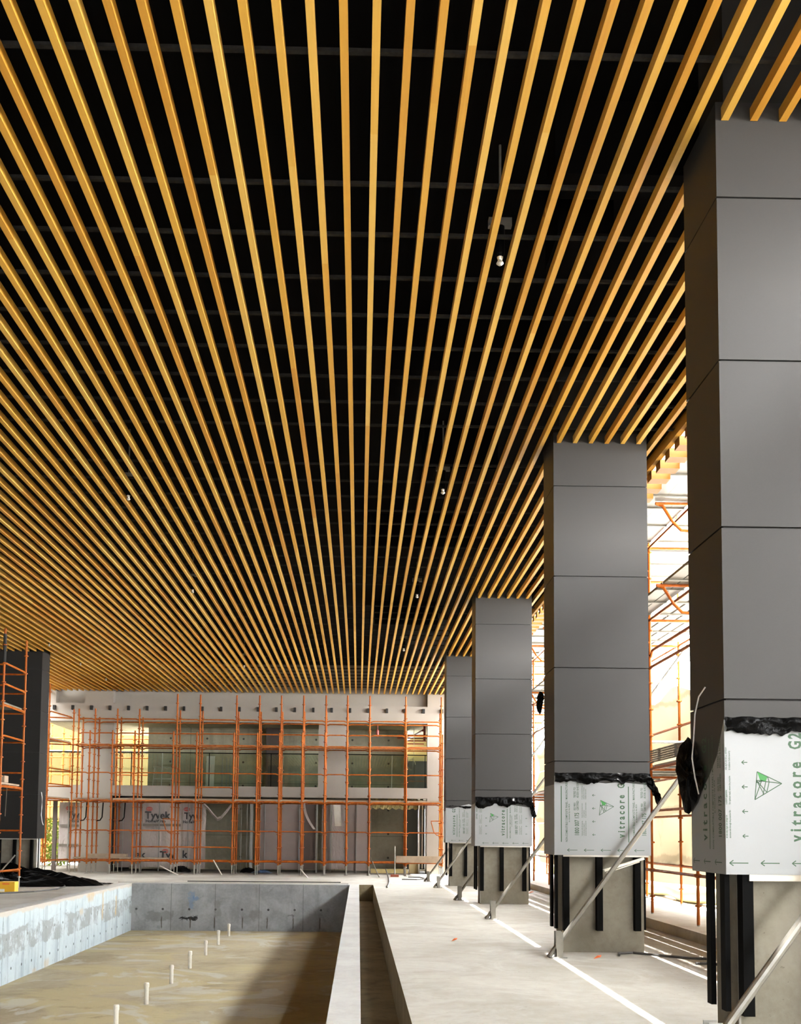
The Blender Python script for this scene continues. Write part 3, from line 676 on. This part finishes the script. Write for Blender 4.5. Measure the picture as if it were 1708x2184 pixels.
# house wrap sheets with printing
def wrap(x0, x1, z0, z1, lab, y):
    rnd = random.Random(int(x0*100)); ph = [rnd.uniform(0, 6) for _ in range(6)]
    fn = lambda u, v: (x0+(x1-x0)*u, y-.03*abs(math.sin(5*u+3*v+ph[0]))-.02*abs(math.sin(13*u-4*v+ph[1])), z0+(z1-z0)*v+.03*math.sin(7*u+ph[2])*(1-v))
    mb = MB().grid(fn, 24, 14)
    t = solid('house_wrap_sheet', mb, 'wrap', lab, 'house wrap'); return t
def wtext(t, txt, x, z, size, mat='ink', sx=1, y=YP-.105, bold=.006, name='lettering'):
    mb, w = text_mb(txt, size, lambda a, b: (x+a, y, z+b), sx, bold=bold*2); part(name, mb, mat, t); return w
def logo(t, x, z, y=YP-.105):
    e = part('logo', MB().add([(x+.13*math.cos(a), y+.003, z+.085*math.sin(a)) for a in [i*math.pi/10 for i in range(20)]], [tuple(range(20))]), 'redink', t)
    mb, w = text_mb('DUPONT', .07, lambda a, b: (x-.105+a, y, z-.022+b), .85, bold=.001); part('lettering', mb, 'wrap', e)
w1 = wrap(-8.82, -7.0, .14, 2.70, 'white house wrap sheet with large black lettering left of the second', YP-.02)
wtext(w1, 'Tyvek', -8.45, 2.08, .40); wtext(w1, 'HomeWrap', -8.42, 1.93, .16, bold=.003); logo(w1, -8.28, 2.46)
wtext(w1, 'ek', -8.80, .53, .40); wtext(w1, 'Tyv', -7.83, .52, .40); logo(w1, -7.62, .80)
part('printed_band', MB().add([(-8.8, YP-.105, 1.78), (-7.03, YP-.105, 1.78), (-7.03, YP-.105, 1.88), (-8.8, YP-.105, 1.88)], [(0, 1, 2, 3)]), 'greyink', w1)
for z in (1.60, 1.67, 1.72): wtext(w1, 'Weatherization Systems', -8.42, z, .06, 'greyink', bold=0)
w2 = wrap(-6.98, -6.05, .14, 2.72, 'white house wrap sheet hanging by the pale metal studs', YP-.03)
wtext(w2, 'Tyve', -6.9, 2.08, .36, sx=.9); wtext(w2, 'HomeW', -6.95, 1.91, .15, bold=.003); logo(w2, -6.8, 2.46); wtext(w2, 'k', -6.95, .55, .4)
w3 = wrap(-11.84, -10.9, .35, 2.70, 'white house wrap sheet left of the back wall pier', YP-.02)
wtext(w3, 'Tyve', -11.5, 2.08, .36, sx=.85); wtext(w3, 'HomeW', -11.4, 1.91, .15, bold=.003); logo(w3, -11.45, 2.46)
for z in (1.72, .95): part('printed_band', MB().add([(-11.8, YP-.105, z), (-10.95, YP-.105, z), (-10.95, YP-.105, z+.1), (-11.8, YP-.105, z+.1)], [(0, 1, 2, 3)]), 'greyink', w3)
solid('wall_stud', MB().box(-12.08, -11.93, YP-.1, YP, 0, 2.75), 'boarddark', 'dark post left of the leftmost house wrap sheet', 'post')
solid('wall_stud', MB().box(-11.47, -11.42, YP-.16, YP-.12, 0, 2.75), 'stud', 'grey metal stud in front of the leftmost house wrap sheet', 'stud')
# draped white sheets
def ribbon(pts, w, lab, name='torn_sheet', mat='wrap'):
    mb = MB(); vs = []
    for i, p in enumerate(pts):
        q = random.uniform(-.02, .02)
        vs += [(p[0], p[1], p[2]+w/2), (p[0]+.02, p[1]-.04+q, p[2]), (p[0], p[1]+.02, p[2]-w/2)]
    fs = [(3*i+j, 3*i+3+j, 3*i+4+j, 3*i+1+j) for i in range(len(pts)-1) for j in range(2)]
    return solid(name, mb.add(vs, fs), mat, lab, 'sheet')
ribbon([(-6.2, 38.1, 2.72), (-5.95, 38.1, 2.5), (-5.75, 38.1, 2.25), (-5.58, 38.08, 2.08), (-5.45, 38.08, 2.13), (-5.25, 38.1, 2.35), (-5.05, 38.1, 2.62)], .14, 'white sheet draped in a V across the dark bay')
solid('torn_sheet', MB().grid(lambda u, v: (-2.16+.10*u+.42*(1-v)**2*1.0, 36.98+.05*u, 2.76-1.05*(1-v)), 3, 10), 'wrap', 'white torn strip blowing beside the brown board', 'sheet')
solid('torn_sheet', MB().grid(lambda u, v: (-.95+.28*u-.06*v, 38.352, 1.85+.85*v), 3, 6), 'pvc', 'cream strip hanging on the wrapped panel', 'sheet')
solid('torn_sheet', MB().grid(lambda u, v: (-4.86+.13*u, 38.275, 2.3+.5*v), 3, 6), 'wrap', 'small white scrap hanging in the narrow dark doorway', 'sheet')
# upper room contents
ld = thing('trestle_frame', 'white ladder frame standing in the long upper window', 'frame', (-7.9, 39, 3.34))
for x in (-8.35, -7.62): part('rail', MB().tube((x, 39, 3.36), (x+.04, 39.1, 4.2), .025, 6), 'white', ld)
for z in (3.7, 4.18): part('rung', MB().tube((-8.35, 39.04, z), (-7.6, 39.04, z), .022, 6), 'white', ld)
solid('pole', MB().tube((-7.92, 38.6, 3.345), (-7.9, 38.6, 4.74), .022, 6), 'white', 'thin white pole standing beside the white ladder frame', 'pole')
solid('pole', MB().tube((1.32, 39, 3.345), (1.34, 39, 4.74), .022, 6), 'white', 'thin white pole standing in the right upper window', 'pole')
solid('reflection_panel', MB().bar((-6.1, 39.3, 3.36), (-6.1, 39.5, 4.68), .34, .03), 'white', 'narrow white panel made as a reflection in the long upper window', 'panel')  # white panel put in for a reflection on the glass
for i, x in enumerate((-5.6, -5.42, -5.28)): solid('wall_stud', MB().box(x-.025, x+.025, 39.3, 39.34, 3.345, 4.62), 'stud', '%s pale stud right of the white reflection panel' % ordn(i+1), 'stud', 'pale studs in the upper room')
rp = thing('sprinkler_pipe', 'dark red sprinkler pipe under the ceiling of the right upper room', 'pipe', (2.2, 39, 5.5))
part('main_pipe', MB().tube((2.55, 38.4, 5.72), (1.95, 43.8, 5.72), .05, 8), 'redpipe', rp)
for y in (39.2, 40.4, 41.6, 43): part('branch_pipe', MB().tube((1.6, y, 5.6), (2.9, y, 5.6), .03, 6), 'redpipe', rp)
part('drop_pipe', MB().tube((2.62, 38.5, 5.3), (2.62, 38.5, 5.9), .05, 8), 'redpipe', rp)
solid('red_valve', MB().lathe((.72, 38.2, 5.42), (.72, 38.2, 5.98), [(0, .03), (.05, .06), (.25, .06), (.3, .02), (.56, .02)], 8), 'redpipe', 'dark red bottle shaped fitting hanging in the right upper window', 'pipe fitting')
solid('cable_loop', MB().path([(2.1+.16*math.cos(a), 38.6, 4.35+.22*math.sin(a)) for a in [i*.45 for i in range(12)]]+[(2.2, 38.6, 4.7), (2.2, 38.6, 6.0)], .012), 'pvc', 'cream cable loop in the right upper window', 'cable')
# ------------------------------------------------------------------ scaffold helpers
def standard(parent, x, y, z0, z1, step=.495, r=.03, jack=.35, first=.1, name='standard'):
    prof = [(0, r)]; z = first
    L = z1-z0
    while z < L-.1:
        prof += [(z-.02, r), (z-.012, r*2.1), (z+.012, r*2.1), (z+.02, r)]; z += step
    prof.append((L, r))
    s = part(name, MB().lathe((x, y, z0), (x, y, z1), prof, 8), 'orange', parent)
    if jack:
        part('base_jack', MB().lathe((x, y, z0-jack), (x, y, z0+.01), [(0, .075), (.012, .075), (.014, .02), (jack-.05, .02), (jack-.045, .05), (jack-.02, .05), (jack-.018, .024), (jack+.01, .024)], 8), 'galv', s)
    return s
def ledger(parent, a, b, name='ledger', r=.026, drop=.03, mat='orange'):
    a, b = Vector(a), Vector(b); d = (b-a).normalized(); L = (b-a).length
    pts = [a, a+d*.06, a+d*.13+Vector((0, 0, drop)), b-d*.13+Vector((0, 0, drop)), b-d*.06, b]
    mb = MB().path(pts, r, 6); return part(name, mb, mat, parent)
def deck(parent, x0, x1, y0, y1, z, n, along, mat='plank', name='deck', gap=.012, th=.045):
    mb = MB()
    for i in range(n):
        if along == 'x':
            w = (y1-y0)/n; mb.box(x0, x1, y0+i*w+gap/2, y0+(i+1)*w-gap/2, z, z+th)
        else:
            w = (x1-x0)/n; mb.box(x0+i*w+gap/2, x0+(i+1)*w-gap/2, y0, y1, z, z+th)
    if along == 'x':
        for q in (.12, .5, .88): mb.box(x0+(x1-x0)*q-.02, x0+(x1-x0)*q+.02, y0, y1, z-.02, z)
    else:
        for q in (.12, .5, .88): mb.box(x0, x1, y0+(y1-y0)*q-.02, y0+(y1-y0)*q+.02, z-.02, z)
    return part(name, mb, mat, parent)
# scaffold along the back wall
XS = [-10.65, -10.03, -9.19, -8.36, -6.93, -6.06, -4.68, -3.81, -2.98, -2.13, -1.28, -.46, .39, 1.76, 3.12]
RY = [35.8, 36.45, 37.05]; TOPS = [5.3, 6.8, 6.25]
sb = thing('scaffold', 'orange tube scaffold standing along the cream back wall', 'scaffold', (-3.8, 36.4, 0))
for i, x in enumerate(XS):
    for r_, (y, tp) in enumerate(zip(RY, TOPS)):
        if r_ == 1 and i < 4: tp = 6.2
        if r_ == 2 and i < 4: tp = 5.95
        if r_ == 0 and i < 3: tp = (6.1, 5.3, 5.3)[i]
        standard(sb, x, y, .36, tp+.02*math.sin(i*7), first=.15)
LZ = [.46, 1.58, 2.68, 3.72, 4.76, 5.28]
for i in range(len(XS)-1):
    a, b = XS[i], XS[i+1]
    for j, z in enumerate(LZ):
        if z < 5.0: ledger(sb, (a, RY[0], z), (b, RY[0], z), r=.034 if j in (0, 2) else .026)
    for z in (4.76, 5.26, 5.80): ledger(sb, (a, RY[1], z), (b, RY[1], z), 'inner_ledger')
    for z in (.46, 2.66, 4.74, 5.74): ledger(sb, (a, RY[2], z), (b, RY[2], z), 'rear_ledger')
    if i in (3, 5): ledger(sb, (a, RY[0], .98), (b, RY[0], .98), 'guard_rail')
    if i in (4,): ledger(sb, (a, RY[0], .98), (b, RY[0], .98), 'guard_rail')
    if i == 5: ledger(sb, (a, RY[0], 3.2), (b, RY[0], 3.2), 'guard_rail')
    deck(sb, a+.04, b-.04, RY[0]+.05, RY[2]-.05, 2.725, 4, 'x', th=.075)
    deck(sb, a+.04, b-.04, RY[1]+.02, RY[2]-.05, 4.815, 3, 'x', th=.07)
for i, x in enumerate(XS):
    for z in (.5, 2.70, 4.79): ledger(sb, (x, RY[0], z), (x, RY[2], z), 'transom', drop=.0)
    for z in (5.85,): ledger(sb, (x, RY[1], z), (x, RY[2], z), 'top_transom', drop=.0)
def hanger(par, x, y, z, s=1):
    part('hop_up_bracket', MB().path([(x, y, z), (x-s*.42, y, z), (x-s*.40, y, z-.06), (x-s*.30, y, z-.42), (x-s*.2, y, z-.52), (x, y, z-.5), (x, y, z)], .02), 'orange', par)
hanger(sb, 3.1, 35.7, 2.05); hanger(sb, -6.9, 36.3, 2.05, 1.1)
for i in (1, 2, 0): part('hop_up_bracket', MB().path([(XS[i]+.25, 36.95, 2.66), (XS[i]+.22, 36.95, 2.1), (XS[i]+.14, 36.95, 1.98), (XS[i]+.02, 36.95, 1.96)], .024), 'blackmetal', sb)
def loose(x0, x1, y, z, h, lab, mat='plank', y2=None):
    solid('scaffold_plank', MB().box(x0, x1, y, (y2 or y+.225), z, z+h), mat, lab, 'plank')
loose(1.4, 3.1, 35.72, .50, .25, 'grey brown toe board on edge at right end of back scaffold', y2=35.76)
loose(-10.6, -8.5, 36.0, .555, .05, 'weathered plank low at the left end of the back scaffold')
loose(-10.2, -8.7, 36.3, .555, .17, 'short stack of weathered boards low on the left back scaffold', y2=36.6)
loose(-8.3, -7.05, 35.95, .555, .05, 'pale plank on the lowest ledgers left of the house wrap')
# return scaffold by the left column
sr = thing('scaffold', 'orange scaffold return in front of narrow upper left window', 'scaffold', (-10.9, 34.5, 0))
for (x, y, tp) in ((-10.92, 33.8, 6.75), (-12.15, 33.8, 5.9), (-12.15, 35.2, 5.9), (-11.85, 36.4, 6.2)): standard(sr, x, y, .36, tp, first=.15)
for z, nm in ((.5, 'ledger'), (2.68, 'ledger'), (3.2, 'ledger'), (3.75, 'ledger'), (4.76, 'ledger'), (5.75, 'ledger')):
    ledger(sr, (-10.92, 33.8, z), (-10.68, 35.75, z), nm); ledger(sr, (-12.15, 33.8, z), (-12.15, 35.2, z), nm); ledger(sr, (-10.92, 33.8, z), (-12.15, 33.8, z), 'transom', drop=0)
    ledger(sr, (-12.15, 35.2, z), (-11.85, 36.4, z), nm); ledger(sr, (-10.68, 35.75, z), (-12.15, 35.2, z), 'transom', drop=0)
mbd = MB().prism([(-10.95, 33.85, 2.73), (-10.7, 35.7, 2.73), (-12.1, 35.15, 2.73), (-12.1, 33.85, 2.73)], (0, 0, .05)); part('deck', mbd, 'plank', sr)
mbd = MB().prism([(-10.95, 33.85, 4.82), (-10.7, 35.7, 4.82), (-12.1, 35.15, 4.82), (-12.1, 33.85, 4.82)], (0, 0, .05)); part('deck', mbd, 'plank', sr)
# tower at left
st = thing('scaffold', 'tall orange scaffold tower cut by the left edge before the dark column', 'scaffold', (-10, 26, 0))
TX, TY = (-9.38, -10.63), (25.25, 26.88)
for x in TX:
    for y in TY: standard(st, x, y, .32, 6.9, first=.2)
for z in (.48, 1.6, 2.72, 3.2, 4.05, 4.86, 5.42, 5.97):
    for x in TX:
        if z in (1.6, 3.2) and x == TX[0]: continue
        ledger(st, (x, TY[0], z), (x, TY[1], z), r=.036 if z in (2.72, 4.86) else .028, drop=.02)
    for y in TY: ledger(st, (TX[0], y, z-.03), (TX[1], y, z-.03), 'transom', drop=0)
deck(st, TX[1]+.05, TX[0]-.05, TY[0]+.05, TY[1]-.05, 2.80, 4, 'y'); deck(st, TX[1]+.05, TX[0]-.05, TY[0]+.05, TY[1]-.05, 4.93, 4, 'y', 'steelplank')
part('sleeve', MB().tube((TX[0], TY[0], 6.0), (TX[0], TY[0], 6.75), .045, 8), 'black', st, 'black sleeve near pole top')
loose(-10.6, -9.55, 26.0, 2.87, .18, 'weathered timber stack on the middle deck of the left tower', y2=26.3)
solid('torn_sheet', MB().grid(lambda u, v: (-9.43+.06*u, 25.8-.12*u+.06*v, 1.95+.80*v), 3, 6), 'white', 'white rag hanging from the middle deck of left scaffold tower', 'rag')
# ------------------------------------------------------------------ exterior scaffold on the right
sx = thing('scaffold', 'orange sunlit scaffold outside the right columns', 'scaffold', (6.1, 20, .14))
XI, XO = 5.425, 6.77
YS = [17.75+2.4*k for k in range(-11, 9)]
for y in YS:
    standard(sx, XI, y, .18, 8.7, jack=.04, first=.3, r=.027); standard(sx, XO, y, .18, 8.7, jack=.04, first=.3, r=.027, name='outer_standard')
for i in range(len(YS)-1):
    a, b = YS[i], YS[i+1]
    for z in (.95, 2.82, 4.72, 5.62, 7.0): ledger(sx, (XI, a, z), (XI, b, z), r=.028, drop=.01)
    for z in (.95, 2.0, 2.82, 3.9, 5.62, 6.2, 7.0): ledger(sx, (XO, a, z), (XO, b, z), 'outer_ledger', drop=.01)
    deck(sx, 5.47, 6.72, a+.02, b-.02, 2.86, 5, 'y', 'steelplank', gap=.02)
    deck(sx, 5.47, 6.72, a+.02, b-.02, 5.68, 5, 'y', 'steelplank', gap=.05)
    deck(sx, 4.90, 5.37, a+.02, b-.02, 5.68, 2, 'y', 'steelplank', 'hop_up_deck', gap=.02)
    deck(sx, 5.47, 6.72, a, b, 7.05, 5, 'y', 'steelplank', gap=.004)
    deck(sx, 4.66, 5.38, a, b, 7.05, 3, 'y', 'steelplank', 'hop_up_deck', gap=.004)
for y in YS:
    for z in (2.82, 5.62, 7.0): ledger(sx, (XI, y, z), (XO, y, z), 'transom', drop=0)
    for z in (5.66, 7.02):
        part('hop_up_bracket', MB().path([(XI, y, z), (XI-.62, y, z), (XI-.5, y, z-.04), (XI-.34, y, z-.3), (XI-.2, y, z-.44), (XI, y, z-.46)], .024), 'orange', sx)
for i, y in enumerate(YS[7:13]):
    solid('toe_board', MB().box(5.365, 5.385, y+.05, y+2.35, 2.93, 3.16), 'perf', 'perforated grey toe board on the right outer deck, %s bay from near end' % ordn(i+1), 'toe board', 'perforated toe boards')
    if i in (1, 2, 3): ledger(sx, (XI, y+.02, 4.95), (XI, y+2.38, 4.95), 'guard_rail', drop=.08); ledger(sx, (XI, y, 2.0), (XI, y+2.4, 2.0), 'guard_rail', drop=.05)
solid('steel_tube', MB().tube((4.2, 18.0, 3.36), (6.9, 18.1, 3.36), .03, 8), 'galv', 'level galvanised tube between the two nearest right columns', 'tube')
# shade cloth
def cloth(y0, y1, x, z0, z1, amp):
    return MB().grid(lambda u, v: (x+.05+amp*(.5+.5*math.sin(u*(y1-y0)*2.62))*math.sin(math.pi*((v*3) % 1))+.02*math.sin(37*u+11*v), y0+(y1-y0)*u, z0+(z1-z0)*v+(.12*math.sin(u*(y1-y0)*2.62)*v**3)), 120, 18)
solid('shade_cloth', cloth(-8.5, 37.5, 6.84, .92, 4.75, .16), 'mesh', 'cream translucent shade cloth hung outside the right scaffold', 'shade cloth', smooth=True)
solid('cloth_roll', MB().path([(7.33+.05*math.sin(y*1.7), y, .33+.04*math.sin(y*2.3)) for y in [-8+.5*i for i in range(90)]], .19, 10), 'sand', 'lumpy yellow roll lying at the foot of the shade cloth', 'roll', smooth=True)
solid('shade_cloth', MB().grid(lambda u, v: (7.0-.1*v+.04*math.sin(60*u), -8+45*u, .54+.42*v+.03*math.sin(44*u+4*v)), 140, 4), 'mesh', 'crumpled lower hem of shade cloth above the yellow roll', 'shade cloth')
# ------------------------------------------------------------------ raking braces
def brace(y, x0, lab, xe=6.3, k=1.35):
    t = thing('raking_brace', lab, 'brace', (x0, y, 0), 'raking braces at the right columns')
    part('tube', MB().tube((x0-.13, y, .0), (xe, y, .0+k*(xe-x0+.13)), .032, 10), 'galv', t)
    part('foot_bracket', MB().box(x0-.045, x0+.05, y-.06, y-.05, 0, .34).box(x0-.045, x0+.05, y+.05, y+.06, 0, .34).box(x0-.045, x0-.035, y-.06, y+.06, 0, .12).box(x0-.12, x0+.1, y-.09, y+.09, 0, .012), 'galv', t)
for y, x0, l in ((6.6, 2.42, 'galvanised raking brace before the nearest column at lower right edge'), (12.62, 2.62, 'galvanised raking brace crossing the second column print'), (18.2, 2.54, 'galvanised raking brace standing between second and third columns'),
                 (23.2, 2.44, 'galvanised raking brace just behind the third column'), (28.4, 2.36, 'galvanised raking brace before the farthest right column'), (32, 2.32, 'farthest galvanised raking brace near the back scaffold')):
    brace(y, x0, l)
# ------------------------------------------------------------------ pool pipes and clutter
for i, y in enumerate((14.9, 17.05, 19.35, 21.5, 23.75, 25.95, 28.1)):
    x = -3.66-.01*i
    t = thing('riser_pipe', 'white capped pipe rising from the pool floor, %s from the near end' % ordn(i+1), 'pipe', (x, y, -1.42), 'riser pipes in the pool')
    h = .34+.02*math.sin(i*3)
    part('pipe', MB().tube((x, y, -1.43), (x, y, -1.42+h), .038, 12), 'pvc', t, smooth=False)
    part('cap', MB().lathe((x, y, -1.42+h-.05), (x, y, -1.42+h+.035), [(0, .046), (.06, .046), (.08, .036), (.085, .01)], 12), 'pvc', t)
solid('flat_bar', MB().box(-5.4, -.55, 30.7, 30.78, .001, .03), 'cable', 'long dark flat bar lying along the far pool edge', 'bar')
solid('edge_strip', MB().box(-7.4, -.3, 29.95, 30.02, .001, .02), 'walltop', 'thin pale strip on the floor at the far pool edge', 'strip')
# black plastic heap by the left column
def heap(u, v):
    a = 2*math.pi*u; r = v
    base = 1.25*r
    x = -10.3+math.cos(a)*base*1.1; y = 28.0+math.sin(a)*base*1.0
    if math.cos(a) > .55 and math.sin(a) < .45: x += (math.cos(a)-.55)*r*3.4; y += .5*r*(math.cos(a)-.55)
    z = max(.012, .42*(1-r)**.8*(1+.3*math.sin(5*a+3))+.09*math.sin(17*a+9*r)*(1-r)+random.uniform(0, .12)*(r < .95)*(r > .02))
    return (x, y, z if r < .99 else .004)
solid('plastic_sheet', MB().grid(heap, 72, 14), 'bag', 'heap of crumpled black plastic sheet at foot of dark column', 'plastic sheet')
rp_ = random.Random(5)
tail = MB().grid(lambda u, v: (-9.2+1.9*u, 28.5+.55*u*(1-v)-.55*v*(1-u)+.1*v, .02+(.16*(1-u))*math.sin(math.pi*v)*(.7+.6*rp_.random())+.02*rp_.random()), 34, 8)
solid('plastic_sheet', tail, 'bag', 'trailing tongue of black plastic stretching toward the pool corner', 'plastic sheet')
bx = thing('carton', 'yellow carton with white label on floor before left scaffold tower', 'carton', (-9.05, 24.85, 0))
part('body', MB().box(-9.12, -8.73, 24.72, 25.0, .0, .27), 'yellow', bx)
part('side', MB().box(-9.5, -9.12, 24.72, 25.0, 0, .265), 'yellowdk', bx, 'darker ochre half')
part('white_label', MB().box(-9.1, -8.98, 24.712, 24.719, .02, .09), 'white', bx)
part('printed_mark', MB().add([(-9.04, 24.715, .2), (-8.86, 24.715, .2), (-8.86, 24.715, .235), (-9.04, 24.715, .235)], [(0, 1, 2, 3)]), 'orangeplastic', bx)
solid('hose', MB().path([(-11.5, 22.8, .02), (-10.2, 23.4, .02), (-9.0, 24.0, .02), (-8.3, 24.9, .02), (-8.05, 26.0, .02), (-8.2, 27.2, .02), (-8.5, 28.0, .05)], .022, 8), 'cable', 'dark curved hose from black plastic heap along the left floor', 'hose')
solid('hose', MB().path([(1.0, 35.0, .30), (1.03, 34.2, .15), (1.05, 33.0, .03), (1.0, 31.0, .02), (.9, 29.0, .02), (.85, 28.2, .02)], .022, 6), 'cable', 'dark hose curving on the floor beyond the channel end', 'hose')
solid('hose', MB().path([(1.5, 33.0, .02), (2.0, 33.0, .02), (2.35, 33.4, .02), (2.2, 34.4, .03), (1.8, 34.6, .03)], .02, 6), 'cable', 'looped grey hose on the floor near the farthest brace', 'hose')
solid('hose', MB().path([(3.45, 12.75, .02), (3.5, 12.95, .02), (3.7, 12.98, .025), (4.0, 12.75, .02), (4.3, 12.5, .02), (4.5, 12.45, .02)], .018, 6), 'cable', 'black strip lying at the foot of the second column', 'hose')
solid('hose', MB().path([(4.2, 12.0, .02), (4.35, 12.0, .02), (4.6, 11.7, .02)], .018, 6), 'cable', 'short black strip near the nearest column foot', 'hose')
for p, l, mt in ((((-7.2, 35.2, .32), (-6.5, 35.0, .02)), 'pale stick leaning under the back scaffold before house wrap', 'pvc'), (((-5.3, 35.4, .55), (-4.95, 35.2, .02)), 'pale stick leaning before the dark bay', 'pvc'),
                 (((-2.05, 34.4, .28), (-1.75, 33.6, .02)), 'white stick lying beside the middle scaffold feet', 'white'), (((.45, 35.3, .7), (.75, 34.6, .02)), 'grey stick leaning on scaffold left of the red brick', 'galv'),
                 (((-10.0, 26.2, .05), (-9.4, 26.6, .9)), 'grey stick leaning inside the left scaffold tower', 'galv')):
    solid('stick', MB().tube(p[0], p[1], .02, 6), mt, l, 'stick')
bk = solid('brick', MB().box(1.18, 1.48, 35.1, 35.25, 0, .09), 'brick', 'red brick on the floor at the foot of the thin rod', 'brick')
solid('rod', MB().tube((1.33, 35.18, .09), (1.33, 35.18, 1.12), .022, 8), 'galv', 'thin upright rod standing on the red brick', 'rod')
def scrap(x, y, s, lab):
    solid('plastic_scrap', MB().add([(x-s, y-s*.5, .004), (x+s*.6, y-s*.7, .03), (x+s, y+s*.4, .05), (x-s*.2, y+s*.8, .01), (x, y, .045)], [(0, 1, 4), (1, 2, 4), (2, 3, 4), (3, 0, 4)]), 'orangeplastic', lab, 'scrap')
scrap(1.44, 14.4, .05, 'small orange plastic scrap on the open floor'); scrap(3.1, 12.5, .06, 'orange plastic scrap at the foot of the second column'); scrap(4.7, 26.2, .08, 'orange scrap by the kerb near the third column')
for x, y, s, l in ((-6.9, 37.72, .3, 'black rubbish bag under the house wrap'), (-4.3, 37.75, .25, 'small black bag beside the broad punched stud')):
    solid('rubbish_bag', MB().grid(lambda u, v: (x+s*math.cos(2*math.pi*u)*math.sin(math.pi*(v*.5+.5))*1.3, y+s*.6*math.sin(2*math.pi*u)*math.sin(math.pi*(v*.5+.5)), max(.0, s*.75*math.sin(math.pi*v*.5)+random.uniform(-.03, .03))), 18, 8), 'bag', l, 'bag', smooth=True)
solid('tarpaulin', MB().grid(lambda u, v: (-4.1+.8*u, 36.9+.5*v, .02+.1*math.sin(math.pi*u)*math.sin(math.pi*v)+.03*random.random()), 12, 6), 'blue', 'small blue tarpaulin on floor behind the middle scaffold', 'tarpaulin')
# ------------------------------------------------------------------ outside at the left back
so = thing('scaffold', 'sunlit orange scaffold outside beyond the upper left windows', 'scaffold', (-12, 45, 0))
OX = [-17.5, -16.6, -15.7, -14.8, -13.9, -13, -12.2, -11.4, -10.6, -9.8, -9]
for x in OX:
    standard(so, x, 45.2, .1, 7.6, jack=.05, r=.05); standard(so, x, 46.3, .1, 7.6, jack=.05, r=.035, name='outer_standard')
for a, b in zip(OX, OX[1:]):
    for z in (1, 2, 2.7, 3.4, 4.2, 5.0, 5.9, 6.6): ledger(so, (a, 45.2, z), (b, 45.2, z), r=.04, drop=0)
    deck(so, a, b, 45.25, 46.25, 5.3, 4, 'x', 'steelplank'); deck(so, a, b, 45.25, 46.25, 3.2, 4, 'x', 'steelplank')
solid('shade_cloth', MB().grid(lambda u, v: (-20+12.5*u, 46.7+.1*math.sin(30*u+5*v), .05+8.3*v+.15*math.sin(40*u)*v), 60, 12), 'sheeting', 'bright cream sheeting outside behind the upper left windows', 'shade cloth', smooth=True)
def bush(name, x, y, s, lab):
    mb = MB(); rr = random.Random(3)
    for i in range(900):
        a = rr.uniform(0, 6.28); b = rr.uniform(-1, 1); q = s*rr.uniform(.5, 1)*(1-.2*abs(b))
        c = Vector((x+q*math.cos(a)*.8, y+q*math.sin(a)*.6, s*1.1+b*s))
        d = Vector((rr.uniform(-1, 1), rr.uniform(-1, 1), rr.uniform(-1, 1))).normalized(); e = d.cross(Vector((.3, .5, .8))).normalized()
        mb.add([c, c+d*.09+e*.05, c+d*.2, c+d*.09-e*.05], [(0, 1, 2, 3)])
    t = thing(name, lab, 'shrub', (x, y, 0))
    part('foliage', mb, 'leaf', t)
    part('stem', MB().tube((x, y, 0), (x, y, s*1.2), .05, 6), 'plank', t)
bush('shrub', -13.4, 43.2, 1.0, 'bright yellow green shrub outside left of the house wrap')
